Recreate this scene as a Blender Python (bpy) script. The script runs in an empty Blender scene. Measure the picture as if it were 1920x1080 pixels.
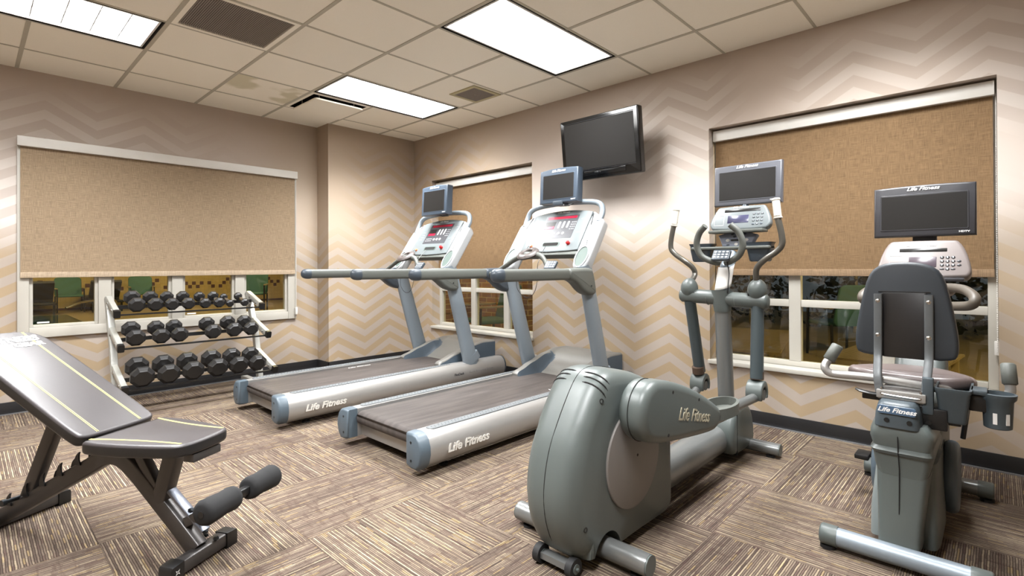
import bpy, bmesh, math, random
from mathutils import Vector, Matrix, Euler
random.seed(7)
PI = math.pi
V = Vector
scene = bpy.context.scene
COL = scene.collection
T = 0.6096; TX = 0.62862
H = 2.7488; XW = 3.657; YB = -0.079; YC = -0.341

# ------------------------------------------------------------------ materials
def lin(c):
    return tuple(((v/255)/12.92 if v/255 <= .04045 else ((v/255+.055)/1.055)**2.4) for v in c)

class NT:
    """tiny node expression helper"""
    def __init__(s, name):
        s.m = bpy.data.materials.new(name); s.m.use_nodes = True
        s.t = s.m.node_tree; s.n = s.t.nodes; s.l = s.t.links
        s.b = s.n['Principled BSDF']; s.out = s.n['Material Output']
    def node(s, typ, **kw):
        n = s.n.new(typ)
        for k, v in kw.items(): setattr(n, k, v)
        return n
    def put(s, sock, v):
        if hasattr(v, 'is_output') or hasattr(v, 'links'): s.l.new(v, sock)
        else:
            if sock.type == 'RGBA' and len(v) == 3: v = (*v, 1)
            sock.default_value = v
    def M(s, op, a, b=0.0, c=0.0, clamp=False):
        n = s.node('ShaderNodeMath', operation=op); n.use_clamp = clamp
        s.put(n.inputs[0], a); s.put(n.inputs[1], b)
        if len(n.inputs) > 2: s.put(n.inputs[2], c)
        return n.outputs[0]
    def mix(s, f, a, b, blend='MIX'):
        n = s.node('ShaderNodeMix', data_type='RGBA', blend_type=blend)
        s.put(n.inputs[0], f); s.put(n.inputs[6], a); s.put(n.inputs[7], b)
        return n.outputs[2]
    def pos(s):
        g = s.node('ShaderNodeNewGeometry'); x = s.node('ShaderNodeSeparateXYZ'); s.l.new(g.outputs['Position'], x.inputs[0])
        return x.outputs[0], x.outputs[1], x.outputs[2]
    def obj(s):
        g = s.node('ShaderNodeTexCoord'); return g.outputs['Object']
    def vec(s, x, y, z):
        n = s.node('ShaderNodeCombineXYZ'); s.put(n.inputs[0], x); s.put(n.inputs[1], y); s.put(n.inputs[2], z); return n.outputs[0]
    def noise(s, vec, scale, detail=2, rough=.5):
        n = s.node('ShaderNodeTexNoise'); s.put(n.inputs['Vector'], vec); n.inputs['Scale'].default_value = scale
        n.inputs['Detail'].default_value = detail; n.inputs['Roughness'].default_value = rough
        return n.outputs['Fac']
    def white(s, vec):
        n = s.node('ShaderNodeTexWhiteNoise', noise_dimensions='3D'); s.put(n.inputs['Vector'], vec); return n.outputs['Value']
    def sm(s, v, a, b, lo=0., hi=1.):
        n = s.node('ShaderNodeMapRange', interpolation_type='SMOOTHSTEP'); s.put(n.inputs[0], v)
        for i, q in enumerate((a, b, lo, hi)): n.inputs[i+1].default_value = q
        return n.outputs[0]
    def bump(s, h, strength=.3, dist=.002):
        n = s.node('ShaderNodeBump'); n.inputs['Strength'].default_value = strength; n.inputs['Distance'].default_value = dist
        s.put(n.inputs['Height'], h); s.l.new(n.outputs[0], s.b.inputs['Normal'])
    def done(s, color=None, rough=.5, metal=0., spec=None):
        if color is not None: s.put(s.b.inputs['Base Color'], color)
        s.put(s.b.inputs['Roughness'], rough); s.put(s.b.inputs['Metallic'], metal)
        if spec is not None: s.b.inputs['Specular IOR Level'].default_value = spec
        return s.m

def plain(name, rgb, rough=.5, metal=0., grain=0., gscale=300, spec=None, var=0.):
    t = NT(name); c = tuple(.82*v for v in lin(rgb))
    if var:
        f = t.noise(t.obj(), 6, 3)
        c = t.mix(f, tuple(v*(1-var) for v in c), tuple(min(1, v*(1+var)) for v in c))
    if grain: t.bump(t.noise(t.obj(), gscale, 2), grain, .001)
    return t.done(c, rough, metal, spec)

def emis(name, rgb, st):
    t = NT(name); t.put(t.b.inputs['Base Color'], lin(rgb)); t.put(t.b.inputs['Emission Color'], lin(rgb)); t.b.inputs['Emission Strength'].default_value = st
    return t.m

def wallpaper(name, back):
    t = NT(name); x, y, z = t.pos()
    if back: s = t.M('SUBTRACT', t.M('SUBTRACT', x, y), .168+.079); s = t.M('DIVIDE', s, .675)
    else: s = t.M('DIVIDE', t.M('ADD', t.M('SUBTRACT', -3.812, y), t.M('SUBTRACT', x, XW)), .64)
    tri = t.M('ABSOLUTE', t.M('SUBTRACT', t.M('FRACT', t.M('ADD', s, 0.5)), .5))     # 0 on a peak, .5 in a valley
    v = t.M('ADD', z, t.M('MULTIPLY', tri, .376))                                     # falls away from the peak
    ph = t.M('FRACT', t.M('DIVIDE', t.M('SUBTRACT', v, .596), .1545))
    a = t.M('MULTIPLY', t.sm(ph, 0, .05), t.sm(ph, .50, .55, 1, 0))                   # 1 inside the darker band
    u = t.M('ADD', x, y)
    p = t.vec(t.M('MULTIPLY', s, .62), 0.3 if back else 4.1, t.M('MULTIPLY', z, .75))
    n1 = t.noise(p, 1.15, 1)
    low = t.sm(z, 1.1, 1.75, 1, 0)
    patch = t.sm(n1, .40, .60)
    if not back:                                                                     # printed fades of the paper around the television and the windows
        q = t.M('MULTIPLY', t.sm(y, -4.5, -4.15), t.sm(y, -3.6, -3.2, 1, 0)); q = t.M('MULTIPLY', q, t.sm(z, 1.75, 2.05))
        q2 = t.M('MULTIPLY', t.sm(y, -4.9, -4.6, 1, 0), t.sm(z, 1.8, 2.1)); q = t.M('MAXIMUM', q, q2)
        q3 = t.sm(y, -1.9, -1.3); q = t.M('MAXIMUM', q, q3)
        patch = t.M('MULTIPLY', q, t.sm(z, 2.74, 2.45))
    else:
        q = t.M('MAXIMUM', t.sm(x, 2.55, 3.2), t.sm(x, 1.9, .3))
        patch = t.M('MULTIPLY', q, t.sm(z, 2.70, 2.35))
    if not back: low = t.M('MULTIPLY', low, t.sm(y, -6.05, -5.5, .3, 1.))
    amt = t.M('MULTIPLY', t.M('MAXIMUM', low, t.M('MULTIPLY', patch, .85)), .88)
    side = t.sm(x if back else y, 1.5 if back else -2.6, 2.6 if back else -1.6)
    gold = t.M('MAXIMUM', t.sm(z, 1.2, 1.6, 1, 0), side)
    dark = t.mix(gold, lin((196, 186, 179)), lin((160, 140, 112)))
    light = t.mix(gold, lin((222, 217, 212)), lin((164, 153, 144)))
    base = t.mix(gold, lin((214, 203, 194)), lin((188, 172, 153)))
    top = t.sm(z, 1.5, 2.5)                                                          # shade above the ceiling lights' cutoff, painted into the paper as brown
    c = t.mix(amt, base, t.mix(a, light, dark))
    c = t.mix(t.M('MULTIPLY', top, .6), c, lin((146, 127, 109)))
    fib = t.noise(t.vec(t.M('MULTIPLY', t.M('SUBTRACT', x, y), 60), 0, t.M('MULTIPLY', z, 900)), 1, 1)
    c = t.mix(t.sm(fib, .3, .7, 0, .10), c, (1, .97, .92), 'MULTIPLY')
    t.bump(fib, .08, .001)
    return t.done(c, .62, spec=.25)

def carpet(name):
    t = NT(name); x, y, z = t.pos()
    gx = t.M('DIVIDE', t.M('SUBTRACT', x, .10), T); gy = t.M('DIVIDE', t.M('SUBTRACT', y, -3.036), T)
    ix = t.M('FLOOR', gx); iy = t.M('FLOOR', gy)
    par = t.M('FRACT', t.M('MULTIPLY', t.M('ADD', ix, iy), .5)); par = t.M('GREATER_THAN', par, .25)
    u = t.M('ADD', t.M('MULTIPLY', par, x), t.M('MULTIPLY', t.M('SUBTRACT', 1, par), y))     # across the ribs
    w = t.M('ADD', t.M('MULTIPLY', par, y), t.M('MULTIPLY', t.M('SUBTRACT', 1, par), x))     # along the ribs
    tid = t.M('ADD', t.M('MULTIPLY', ix, 7.13), t.M('MULTIPLY', iy, 3.71))
    bold = t.sm(t.noise(t.vec(x, y, 9), 1.1, 2), .44, .60)                                   # areas of bolder striping
    bold = t.M('MAXIMUM', t.M('MULTIPLY', par, .75), bold)
    wob = t.M('MULTIPLY', t.M('SUBTRACT', t.noise(t.vec(x, y, 0), 26, 2), .5), .004)
    uu = t.M('DIVIDE', t.M('ADD', u, wob), .0080)
    k = t.M('FLOOR', uu); fr = t.M('FRACT', uu)
    r1 = t.white(t.vec(k, tid, 0))
    seg = t.M('FLOOR', t.M('ADD', t.M('DIVIDE', w, .058), t.M('MULTIPLY', r1, 9)))
    r2 = t.white(t.vec(k, seg, tid)); r3 = t.white(t.vec(seg, k, t.M('ADD', tid, 5)))
    alt = t.M('GREATER_THAN', t.M('FRACT', t.M('MULTIPLY', k, .5)), .25)
    lum = t.M('ADD', t.M('MULTIPLY', r1, .36), t.M('MULTIPLY', r2, .20)); lum = t.M('ADD', lum, t.M('MULTIPLY', t.noise(t.vec(x, y, 2), 170, 3, .7), .16))
    lum = t.M('ADD', lum, t.M('MULTIPLY', alt, t.M('ADD', .12, t.M('MULTIPLY', bold, .15))))
    ramp = t.node('ShaderNodeValToRGB'); t.l.new(lum, ramp.inputs[0]); e = ramp.color_ramp.elements
    e[0].position = .05; e[0].color = (*lin((68, 58, 52)), 1); e[1].position = .95; e[1].color = (*lin((190, 175, 148)), 1)
    for p_, c_ in ((.30, (99, 86, 77)), (.52, (122, 108, 95)), (.74, (154, 139, 118))):
        q = e.new(p_); q.color = (*lin(c_), 1)
    c = ramp.outputs[0]
    c = t.mix(t.M('MULTIPLY', t.M('GREATER_THAN', r3, .93), .35), c, lin((180, 154, 104)))    # ochre flecks
    c = t.mix(t.M('MULTIPLY', t.M('LESS_THAN', r3, .10), .4), c, lin((84, 60, 58)))           # plum flecks
    blot = t.noise(t.vec(t.M('MULTIPLY', u, 1.), t.M('MULTIPLY', w, 4.5), tid), 9, 3, .65)
    c = t.mix(t.M('MULTIPLY', t.sm(blot, .5, .66), t.M('SUBTRACT', .60, t.M('MULTIPLY', bold, .45))), c, lin((84, 68, 62)))
    groove = t.M('MULTIPLY', t.sm(fr, .0, .30), t.sm(fr, .70, 1., 1, 0))
    c = t.mix(t.M('MULTIPLY', t.M('SUBTRACT', 1, groove), .85), c, lin((66, 55, 49)))
    fx = t.M('ABSOLUTE', t.M('SUBTRACT', t.M('FRACT', gx), .5)); fy = t.M('ABSOLUTE', t.M('SUBTRACT', t.M('FRACT', gy), .5))
    seam = t.M('MAXIMUM', t.M('GREATER_THAN', fx, .4978), t.M('GREATER_THAN', fy, .4978))
    c = t.mix(t.M('MULTIPLY', seam, .5), c, lin((60, 48, 43)))
    hgt = t.M('ADD', groove, t.noise(t.vec(x, y, 0), 420, 2))
    t.bump(hgt, .8, .004)
    return t.done(c, .95, spec=.1)

def acoustic(name):
    t = NT(name); o = t.obj()
    n = t.noise(o, 210, 3, .7); pits = t.sm(n, .62, .70)
    x, y, z = t.pos()
    cell = t.white(t.vec(t.M('FLOOR', t.M('DIVIDE', x, TX)), t.M('FLOOR', t.M('DIVIDE', y, T)), 0))
    c = t.mix(cell, lin((244, 239, 227)), lin((248, 243, 231)))
    c = t.mix(t.M('MULTIPLY', pits, .35), c, lin((190, 180, 162)))
    st = t.M('MULTIPLY', t.M('MULTIPLY', t.sm(t.noise(o, 3.4, 2), .50, .62), t.M('MULTIPLY', t.M('GREATER_THAN', x, 2*TX), t.M('LESS_THAN', x, 3*TX))),
             t.M('MULTIPLY', t.M('GREATER_THAN', y, -2*T), t.M('LESS_THAN', y, -T)))
    c = t.mix(t.M('MULTIPLY', st, .5), c, lin((180, 172, 128)))
    t.bump(n, .25, .002)
    return t.done(c, .95, spec=.1)

def linen(name, rgb):
    t = NT(name); x, y, z = t.pos(); u = t.M('SUBTRACT', x, y)
    a = t.noise(t.vec(t.M('MULTIPLY', u, 420), 0, t.M('MULTIPLY', z, 14)), 1, 2, .7)
    b = t.noise(t.vec(t.M('MULTIPLY', u, 14), 5, t.M('MULTIPLY', z, 420)), 1, 2, .7)
    f = t.M('MULTIPLY', t.M('ADD', a, b), .5); c = lin(rgb)
    c = t.mix(t.sm(f, .36, .64), tuple(v*.68 for v in c), tuple(min(1, v*1.22) for v in c))
    t.bump(f, .15, .001)
    return t.done(c, .85, spec=.15)

def beltmat(name):
    t = NT(name); o = t.obj(); xyz = t.node('ShaderNodeSeparateXYZ'); t.l.new(o, xyz.inputs[0])
    streak = t.noise(t.vec(t.M('MULTIPLY', xyz.outputs[0], 2.5), t.M('MULTIPLY', xyz.outputs[1], 22), 0), 1, 3)
    c = t.mix(t.sm(streak, .3, .7), lin((58, 53, 51)), lin((76, 70, 67)))
    t.bump(t.noise(o, 900, 1), .3, .001)
    return t.done(c, .55, spec=.35)

def leather(name, rgb, rough=.38):
    t = NT(name); n = t.noise(t.obj(), 260, 3, .6); t.bump(n, .22, .001)
    c = tuple(.8*v for v in lin(rgb)); m = t.noise(t.obj(), 5, 2)
    return t.done(t.mix(m, tuple(v*.85 for v in c), tuple(v*1.15 for v in c)), rough, spec=.55)

def glassmat(name, tint):
    t = NT(name); tr = t.node('ShaderNodeBsdfTransparent'); tr.inputs[0].default_value = (*tint, 1)
    gl = t.node('ShaderNodeBsdfGlossy'); gl.inputs['Roughness'].default_value = .02
    fr = t.node('ShaderNodeFresnel'); fr.inputs[0].default_value = 1.8; gb = t.node('ShaderNodeNewGeometry'); fk = t.M('MULTIPLY', fr.outputs[0], t.M('SUBTRACT', 1, gb.outputs['Backfacing']))
    mx = t.node('ShaderNodeMixShader'); t.l.new(fk, mx.inputs[0]); t.l.new(tr.outputs[0], mx.inputs[1]); t.l.new(gl.outputs[0], mx.inputs[2])
    t.l.new(mx.outputs[0], t.out.inputs[0]); return t.m

def brickmat(name):
    t = NT(name); x, y, z = t.pos(); b = t.node('ShaderNodeTexBrick'); t.put(b.inputs['Vector'], t.vec(t.M('ADD', x, y), z, 0))
    b.inputs['Color1'].default_value = (*lin((150, 112, 70)), 1); b.inputs['Color2'].default_value = (*lin((128, 92, 56)), 1); b.inputs['Mortar'].default_value = (*lin((190, 170, 110)), 1)
    b.inputs['Scale'].default_value = 1; b.inputs['Brick Width'].default_value = .21; b.inputs['Row Height'].default_value = .075; b.inputs['Mortar Size'].default_value = .006
    return t.done(b.outputs[0], .9)

def mosaic(name, rgb):
    t = NT(name); x, y, z = t.pos(); b = t.node('ShaderNodeTexBrick'); b.offset = 0
    t.put(b.inputs['Vector'], t.vec(t.M('ADD', x, y), z, 0)); c = lin(rgb)
    b.inputs['Color1'].default_value = (*c, 1); b.inputs['Color2'].default_value = (*[v*.88 for v in c], 1); b.inputs['Mortar'].default_value = (*[v*.7 for v in c], 1)
    b.inputs['Scale'].default_value = 1; b.inputs['Brick Width'].default_value = .11; b.inputs['Row Height'].default_value = .11; b.inputs['Mortar Size'].default_value = .003
    return t.done(b.outputs[0], .4)

MT = {}
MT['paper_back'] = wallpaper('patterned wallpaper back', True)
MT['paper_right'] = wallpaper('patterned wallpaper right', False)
MT['carpet'] = carpet('ribbed carpet tiles')
MT['tile'] = acoustic('acoustic ceiling tile')
MT['tbar'] = plain('ceiling grid metal', (200, 194, 178), .6)
MT['basebd'] = plain('black rubber baseboard', (34, 34, 36), .45, grain=.05)
MT['strip'] = plain('metal edge strip', (170, 172, 176), .35, .7)
MT['vinyl'] = plain('white vinyl frame', (200, 196, 186), .4)
MT['fascia'] = plain('white painted fascia', (226, 223, 217), .45)
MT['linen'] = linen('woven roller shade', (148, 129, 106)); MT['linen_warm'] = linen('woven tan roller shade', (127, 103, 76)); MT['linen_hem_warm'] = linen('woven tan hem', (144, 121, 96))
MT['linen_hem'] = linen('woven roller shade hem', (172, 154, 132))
MT['glass'] = glassmat('window glass', (.88, .87, .76))
MT['lens'] = emis('white light lens', (255, 254, 250), 4.5)
MT['louver'] = plain('white louver', (238, 238, 236), .35)
MT['dark'] = plain('dark recess', (20, 18, 16), .9)
MT['grille'] = plain('grey painted grille', (160, 151, 144), .6)
MT['grille_white'] = plain('cream grille', (196, 186, 150), .6)
MT['silver'] = plain('brushed silver', (176, 174, 171), .34, .45, grain=.03, gscale=500)
MT['steel'] = plain('pale grey blue enamel', (140, 151, 160), .38, .2)
MT['caps'] = plain('blue grey plastic', (86, 99, 109), .42, grain=.04)
MT['capdark'] = plain('dark blue grey plastic', (66, 75, 84), .38, grain=.04)
MT['rubber'] = plain('black rubber', (24, 24, 25), .7, grain=.2)
MT['black'] = plain('black plastic', (22, 22, 23), .4)
MT['screw'] = plain('screw head', (60, 64, 68), .3, .8)
MT['belt'] = beltmat('treadmill belt')
MT['hood'] = plain('taupe grey plastic', (118, 116, 111), .42, grain=.05)
MT['hoodside'] = plain('dark slate plastic', (68, 80, 91), .4, grain=.05)
MT['pod'] = plain('white gloss plastic', (176, 179, 181), .3)
MT['panel'] = plain('light grey console plastic', (118, 125, 127), .35)
MT['keyfield'] = plain('grey membrane', (74, 74, 78), .35)
MT['red'] = plain('red display', (196, 30, 62), .3)
MT['redknob'] = plain('red plastic', (196, 28, 30), .3)
MT['orange'] = plain('orange clip', (214, 130, 92), .4)
MT['screen'] = plain('dark glossy screen', (40, 39, 38), .28, spec=.35)
MT['bezel_blue'] = plain('blue grey bezel', (72, 84, 98), .38)
MT['bezel_grey'] = plain('grey bezel', (98, 100, 107), .36)
MT['bezel_dark'] = plain('charcoal bezel', (58, 58, 62), .38)
MT['gripgrey'] = plain('grey green rubber grip', (96, 99, 94), .5, grain=.08)
MT['white'] = plain('white print', (240, 240, 238), .5)
MT['chrome'] = plain('chrome', (215, 215, 215), .18, 1.)
MT['shell'] = plain('grey green shell plastic', (90, 97, 95), .38, grain=.12, gscale=900)
MT['shell_light'] = plain('pale taupe disc plastic', (124, 119, 115), .42, grain=.05)
MT['tubegrey'] = plain('grey metallic tube', (136, 138, 137), .3, .55)
MT['lever'] = plain('slate enamel tube', (76, 86, 90), .36, .2)
MT['brown'] = plain('worn brown collar', (96, 78, 66), .45, .4)
MT['padback'] = plain('black blue moulded back', (46, 52, 58), .5, grain=.1, gscale=700)
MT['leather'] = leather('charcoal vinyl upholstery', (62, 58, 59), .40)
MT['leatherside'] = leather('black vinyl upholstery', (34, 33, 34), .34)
MT['bikeseat'] = leather('grey brown vinyl seat', (112, 100, 98), .36)
MT['stitch'] = plain('yellow stitching', (206, 198, 130), .7)
MT['benchsteel'] = plain('gunmetal enamel', (84, 81, 80), .36, .5)
MT['benchplate'] = plain('hammered grey plate', (118, 122, 132), .32, .6, grain=.3, gscale=160)  # front plate, a lighter and bluer grey than the bench frame
MT['foam'] = plain('black foam', (30, 30, 31), .95, grain=.3, gscale=500)
MT['racksteel'] = plain('silver grey enamel', (188, 188, 182), .36, .35)
MT['bellrubber'] = plain('black bell rubber', (34, 33, 33), .42, grain=.08, gscale=400)
MT['bluescreen'] = plain('blue grey display', (66, 66, 92), .25); MT['gridscreen'] = plain('purple grey display', (84, 74, 82), .3); MT['panel2'] = plain('blue grey panel', (140, 148, 166), .35); MT['bluebadge'] = plain('slate blue badge', (74, 98, 124), .3); MT['tangrip'] = plain('tan grey grip', (92, 84, 74), .5); MT['consolebrown'] = plain('taupe console plastic', (132, 123, 120), .38)
MT['gripcream'] = plain('pale grey rubber grip', (206, 200, 188), .5); MT['logosilver'] = plain('silver lettering', (226, 222, 214), .35, .2); MT['bracketgrey'] = plain('grey bracket enamel', (100, 104, 106), .4, .2)
MT['bikeplastic'] = plain('slate grey plastic', (70, 80, 86), .42, grain=.04); MT['handletube'] = plain('grey brown metallic tube', (104, 101, 94), .32, .45); MT['plate'] = plain('pale pulse plate', (226, 222, 214), .3)
MT['sidegrey'] = plain('pale grey side fairing', (132, 140, 140), .4); MT['brick_fill_globe'] = emis('amber fill lamp glass', (255, 226, 170), 150); MT['louverfin'] = plain('grey louver fin', (190, 190, 192), .4); MT['backgrey'] = plain('grey grille backing', (116, 110, 105), .8); MT['gripmat'] = plain('grey textured grip', (104, 108, 110), .6)  # amber globe glass is for the added, unseen lamp at the brick
MT['paperwhite'] = plain('white paper', (232, 230, 226), .8)
MT['tvblack'] = plain('glossy black plastic', (16, 17, 18), .16, spec=.6)
MT['brick'] = brickmat('buff brick'); MT['mosaic'] = mosaic('yellow pool tile', (170, 148, 92)); MT['browntile'] = plain('brown tile', (76, 44, 42), .4)
MT['poolfloor'] = plain('tan concrete deck', (126, 108, 72), .6, var=.2)
MT['pool_lens'] = emis('warm light lens', (255, 236, 190), 23); MT['patio_globe'] = emis('warm globe', (255, 230, 175), 420)
MT['water'] = plain('pool water', (26, 62, 62), .08, spec=.6)
MT['green'] = plain('green sling fabric', (50, 98, 84), .7, grain=.1)
MT['darkwicker'] = plain('dark grey lounger cushion', (46, 46, 52), .7)
MT['wood'] = plain('oiled wood', (150, 134, 94), .5, var=.2)
MT['hedge'] = plain('dark hedge leaves', (14, 24, 10), .95, var=.3)
MT['patio'] = plain('concrete patio', (150, 130, 80), .8, var=.2)

# ------------------------------------------------------------------ mesh helpers
def rot(ax, deg): return Matrix.Rotation(math.radians(deg), 4, ax)

class MB:
    def __init__(s): s.bm = bmesh.new(); s.mats = []; s.cur = 0
    def mat(s, m):
        if m not in s.mats: s.mats.append(m)
        s.cur = s.mats.index(m); return s
    def face(s, vs):
        try: f = s.bm.faces.new(vs); f.material_index = s.cur; return f
        except ValueError: return None
    def box(s, x0, x1, y0, y1, z0, z1, M=None, bev=0.):
        if bev:
            n = len(s.bm.verts)
        vs = [s.bm.verts.new((x, y, z)) for x in (x0, x1) for y in (y0, y1) for z in (z0, z1)]
        fs = [s.face([vs[i] for i in q]) for q in ((0, 1, 3, 2), (4, 6, 7, 5), (0, 4, 5, 1), (2, 3, 7, 6), (0, 2, 6, 4), (1, 5, 7, 3))]
        if bev:
            es = list({e for f in fs for e in f.edges})
            r = bmesh.ops.bevel(s.bm, geom=es, offset=bev, segments=2, profile=.5, affect='EDGES')
            vs = list({v for f in r['faces'] for v in f.verts} | {v for v in vs if v.is_valid})
            cur = s.cur
            for f in r['faces']: f.material_index = cur
        if M is not None:
            for v in vs: v.co = M @ v.co
        return s
    def ring(s, pts): return [s.bm.verts.new(p) for p in pts]
    def loft(s, rings, cap=True, closed=False):
        rs = [s.ring(r) for r in rings]; n = len(rs[0])
        seq = list(zip(rs, rs[1:])) + ([(rs[-1], rs[0])] if closed else [])
        for a, b in seq:
            for i in range(n): s.face([a[i], a[(i+1) % n], b[(i+1) % n], b[i]])
        if cap and not closed: s.face(rs[0][::-1]); s.face(rs[-1])
        return s
    def tube(s, pts, r, n=14, up=(0, 0, 1), aspect=1., cap=True, p=2., smooth=0):
        pts = [V(q) for q in pts]; k = len(pts)
        if not hasattr(r, '__len__'): r = [r]*k
        if smooth: pts, r = catmull(pts, r, smooth); k = len(pts)
        rings = []; upv = V(up); prev = None
        for i in range(k):
            d = (pts[min(i+1, k-1)]-pts[max(i-1, 0)]).normalized()
            if prev is None:
                side = d.cross(upv)
                if side.length < 1e-3: side = d.cross(V((0, 1, 0)))
                if side.length < 1e-3: side = d.cross(V((1, 0, 0)))
                side.normalize()
            else:
                side = (prev - d*prev.dot(d)).normalized()
            prev = side; u2 = side.cross(d).normalized()
            ri = r[i]; ra, rb = (ri if hasattr(ri, '__len__') else (ri, ri*aspect))
            rings.append([pts[i] + side*ra*sp(math.cos(a), p) + u2*rb*sp(math.sin(a), p) for a in (2*PI*j/n for j in range(n))])
        return s.loft(rings, cap)
    def cyl(s, a, b, r, n=20, r2=None, cap=True): return s.tube([a, b], [r, r if r2 is None else r2], n, cap=cap)
    def lathe(s, prof, M=None, n=24, cap=True):
        """prof: (radius, height) pairs about local z"""
        rings = [[V((r*math.cos(2*PI*j/n), r*math.sin(2*PI*j/n), h)) for j in range(n)] for r, h in prof]
        if M is not None: rings = [[M @ q for q in rr] for rr in rings]
        return s.loft(rings, cap)
    def ball(s, c, r, n=20, m=12, sc=(1, 1, 1)):
        prof = [(max(1e-4, r*math.sin(PI*i/m)), -r*math.cos(PI*i/m)) for i in range(m+1)]
        return s.lathe(prof, Matrix.Translation(c) @ Matrix.Diagonal((*sc, 1)), n)
    def slab(s, outline, O, U, W, N, t0, t1, r=.01, steps=3, back=True, rw=None):
        """rounded slab: 2-D outline in the U,W plane at O, thickness along N from t0 to t1"""
        O, U, W, N = V(O), V(U), V(W), V(N); k = len(outline); ar = sum(outline[i][0]*outline[(i+1) % k][1]-outline[(i+1) % k][0]*outline[i][1] for i in range(k))
        sg = 1 if ar > 0 else -1; nrm = []
        for i in range(k):
            a = V(outline[i-1]); b = V(outline[i]); c = V(outline[(i+1) % k])
            e1 = (b-a).normalized(); e2 = (c-b).normalized(); n = V((e1.y+e2.y, -(e1.x+e2.x)))*sg
            L = n.length; n = n/L if L > 1e-6 else V((0, 0)); cs = max(.5, L/2); nrm.append(n/cs)
        wt = [rw(q) if rw else 1 for q in outline]
        def at(inset, t): return [O+U*(outline[i][0]-nrm[i].x*inset*wt[i])+W*(outline[i][1]-nrm[i].y*inset*wt[i])+N*t for i in range(k)]
        sgn = 1 if t1 > t0 else -1; rings = []
        if back:
            for j in range(steps+1):
                a = PI/2*j/steps; rings.append(at(r*(1-math.sin(a)), t0+sgn*r*(1-math.cos(a))))
        else: rings.append(at(0, t0))
        for j in range(steps+1):
            a = PI/2*j/steps; rings.append(at(r*(1-math.cos(a)), t1-sgn*r*(1-math.sin(a))))
        return s.loft(rings)
    def build(s, name, m=None, parent=None, loc=(0, 0, 0), r=(0, 0, 0), smooth=35, bevel=0., M=None):
        if not bevel: bmesh.ops.remove_doubles(s.bm, verts=s.bm.verts, dist=1e-5)
        bmesh.ops.recalc_face_normals(s.bm, faces=s.bm.faces)
        if bevel:
            es = [e for e in s.bm.edges if len(e.link_faces) == 2 and e.calc_face_angle(0) > .6]
            bmesh.ops.bevel(s.bm, geom=es, offset=bevel, segments=2, profile=.6, affect='EDGES', clamp_overlap=True)
        me = bpy.data.meshes.new(name); s.bm.to_mesh(me); s.bm.free()
        ms = s.mats if s.mats else [m]
        for q in ms: me.materials.append(MT[q] if isinstance(q, str) else q)
        if smooth:
            for p in me.polygons: p.use_smooth = True
            me.set_sharp_from_angle(angle=math.radians(smooth))
        o = bpy.data.objects.new(name, me); COL.objects.link(o)
        if parent is not None: o.parent = parent
        if M is not None: o.matrix_local = M
        else: o.location = loc; o.rotation_euler = r
        return o

def sp(v, p): return math.copysign(abs(v)**(2./p), v)
def catmull(pts, r, m):
    P = [2*pts[0]-pts[1]]+list(pts)+[2*pts[-1]-pts[-2]]; out = []; ro = []
    tup = hasattr(r[0], '__len__')
    for i in range(1, len(P)-2):
        for j in range(m):
            t = j/m; a, b, c, d = P[i-1], P[i], P[i+1], P[i+2]
            out.append(.5*((2*b)+(-a+c)*t+(2*a-5*b+4*c-d)*t*t+(-a+3*b-3*c+d)*t**3))
            r0, r1 = r[i-1], r[i]
            ro.append(tuple(u*(1-t)+v*t for u, v in zip(r0, r1)) if tup else r0*(1-t)+r1*t)
    out.append(pts[-1]); ro.append(r[-1]); return out, ro
def smooth2d(poly, it=2):
    for _ in range(it):
        q = []
        for i in range(len(poly)):
            a = poly[i]; b = poly[(i+1) % len(poly)]
            q += [(a[0]*.75+b[0]*.25, a[1]*.75+b[1]*.25), (a[0]*.25+b[0]*.75, a[1]*.25+b[1]*.75)]
        poly = q
    return poly
def rrect(w, h, r, n=5, cx=0, cy=0):
    o = []
    for sx, sy, a0 in ((1, 1, 0), (-1, 1, 90), (-1, -1, 180), (1, -1, 270)):
        for i in range(n+1):
            a = math.radians(a0+90*i/n); o.append((cx+sx*(w/2-r)+r*math.cos(a), cy+sy*(h/2-r)+r*math.sin(a)))
    return o
def oval(rx, ry, n=28, cx=0, cy=0): return [(cx+rx*math.cos(2*PI*i/n), cy+ry*math.sin(2*PI*i/n)) for i in range(n)]

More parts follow.
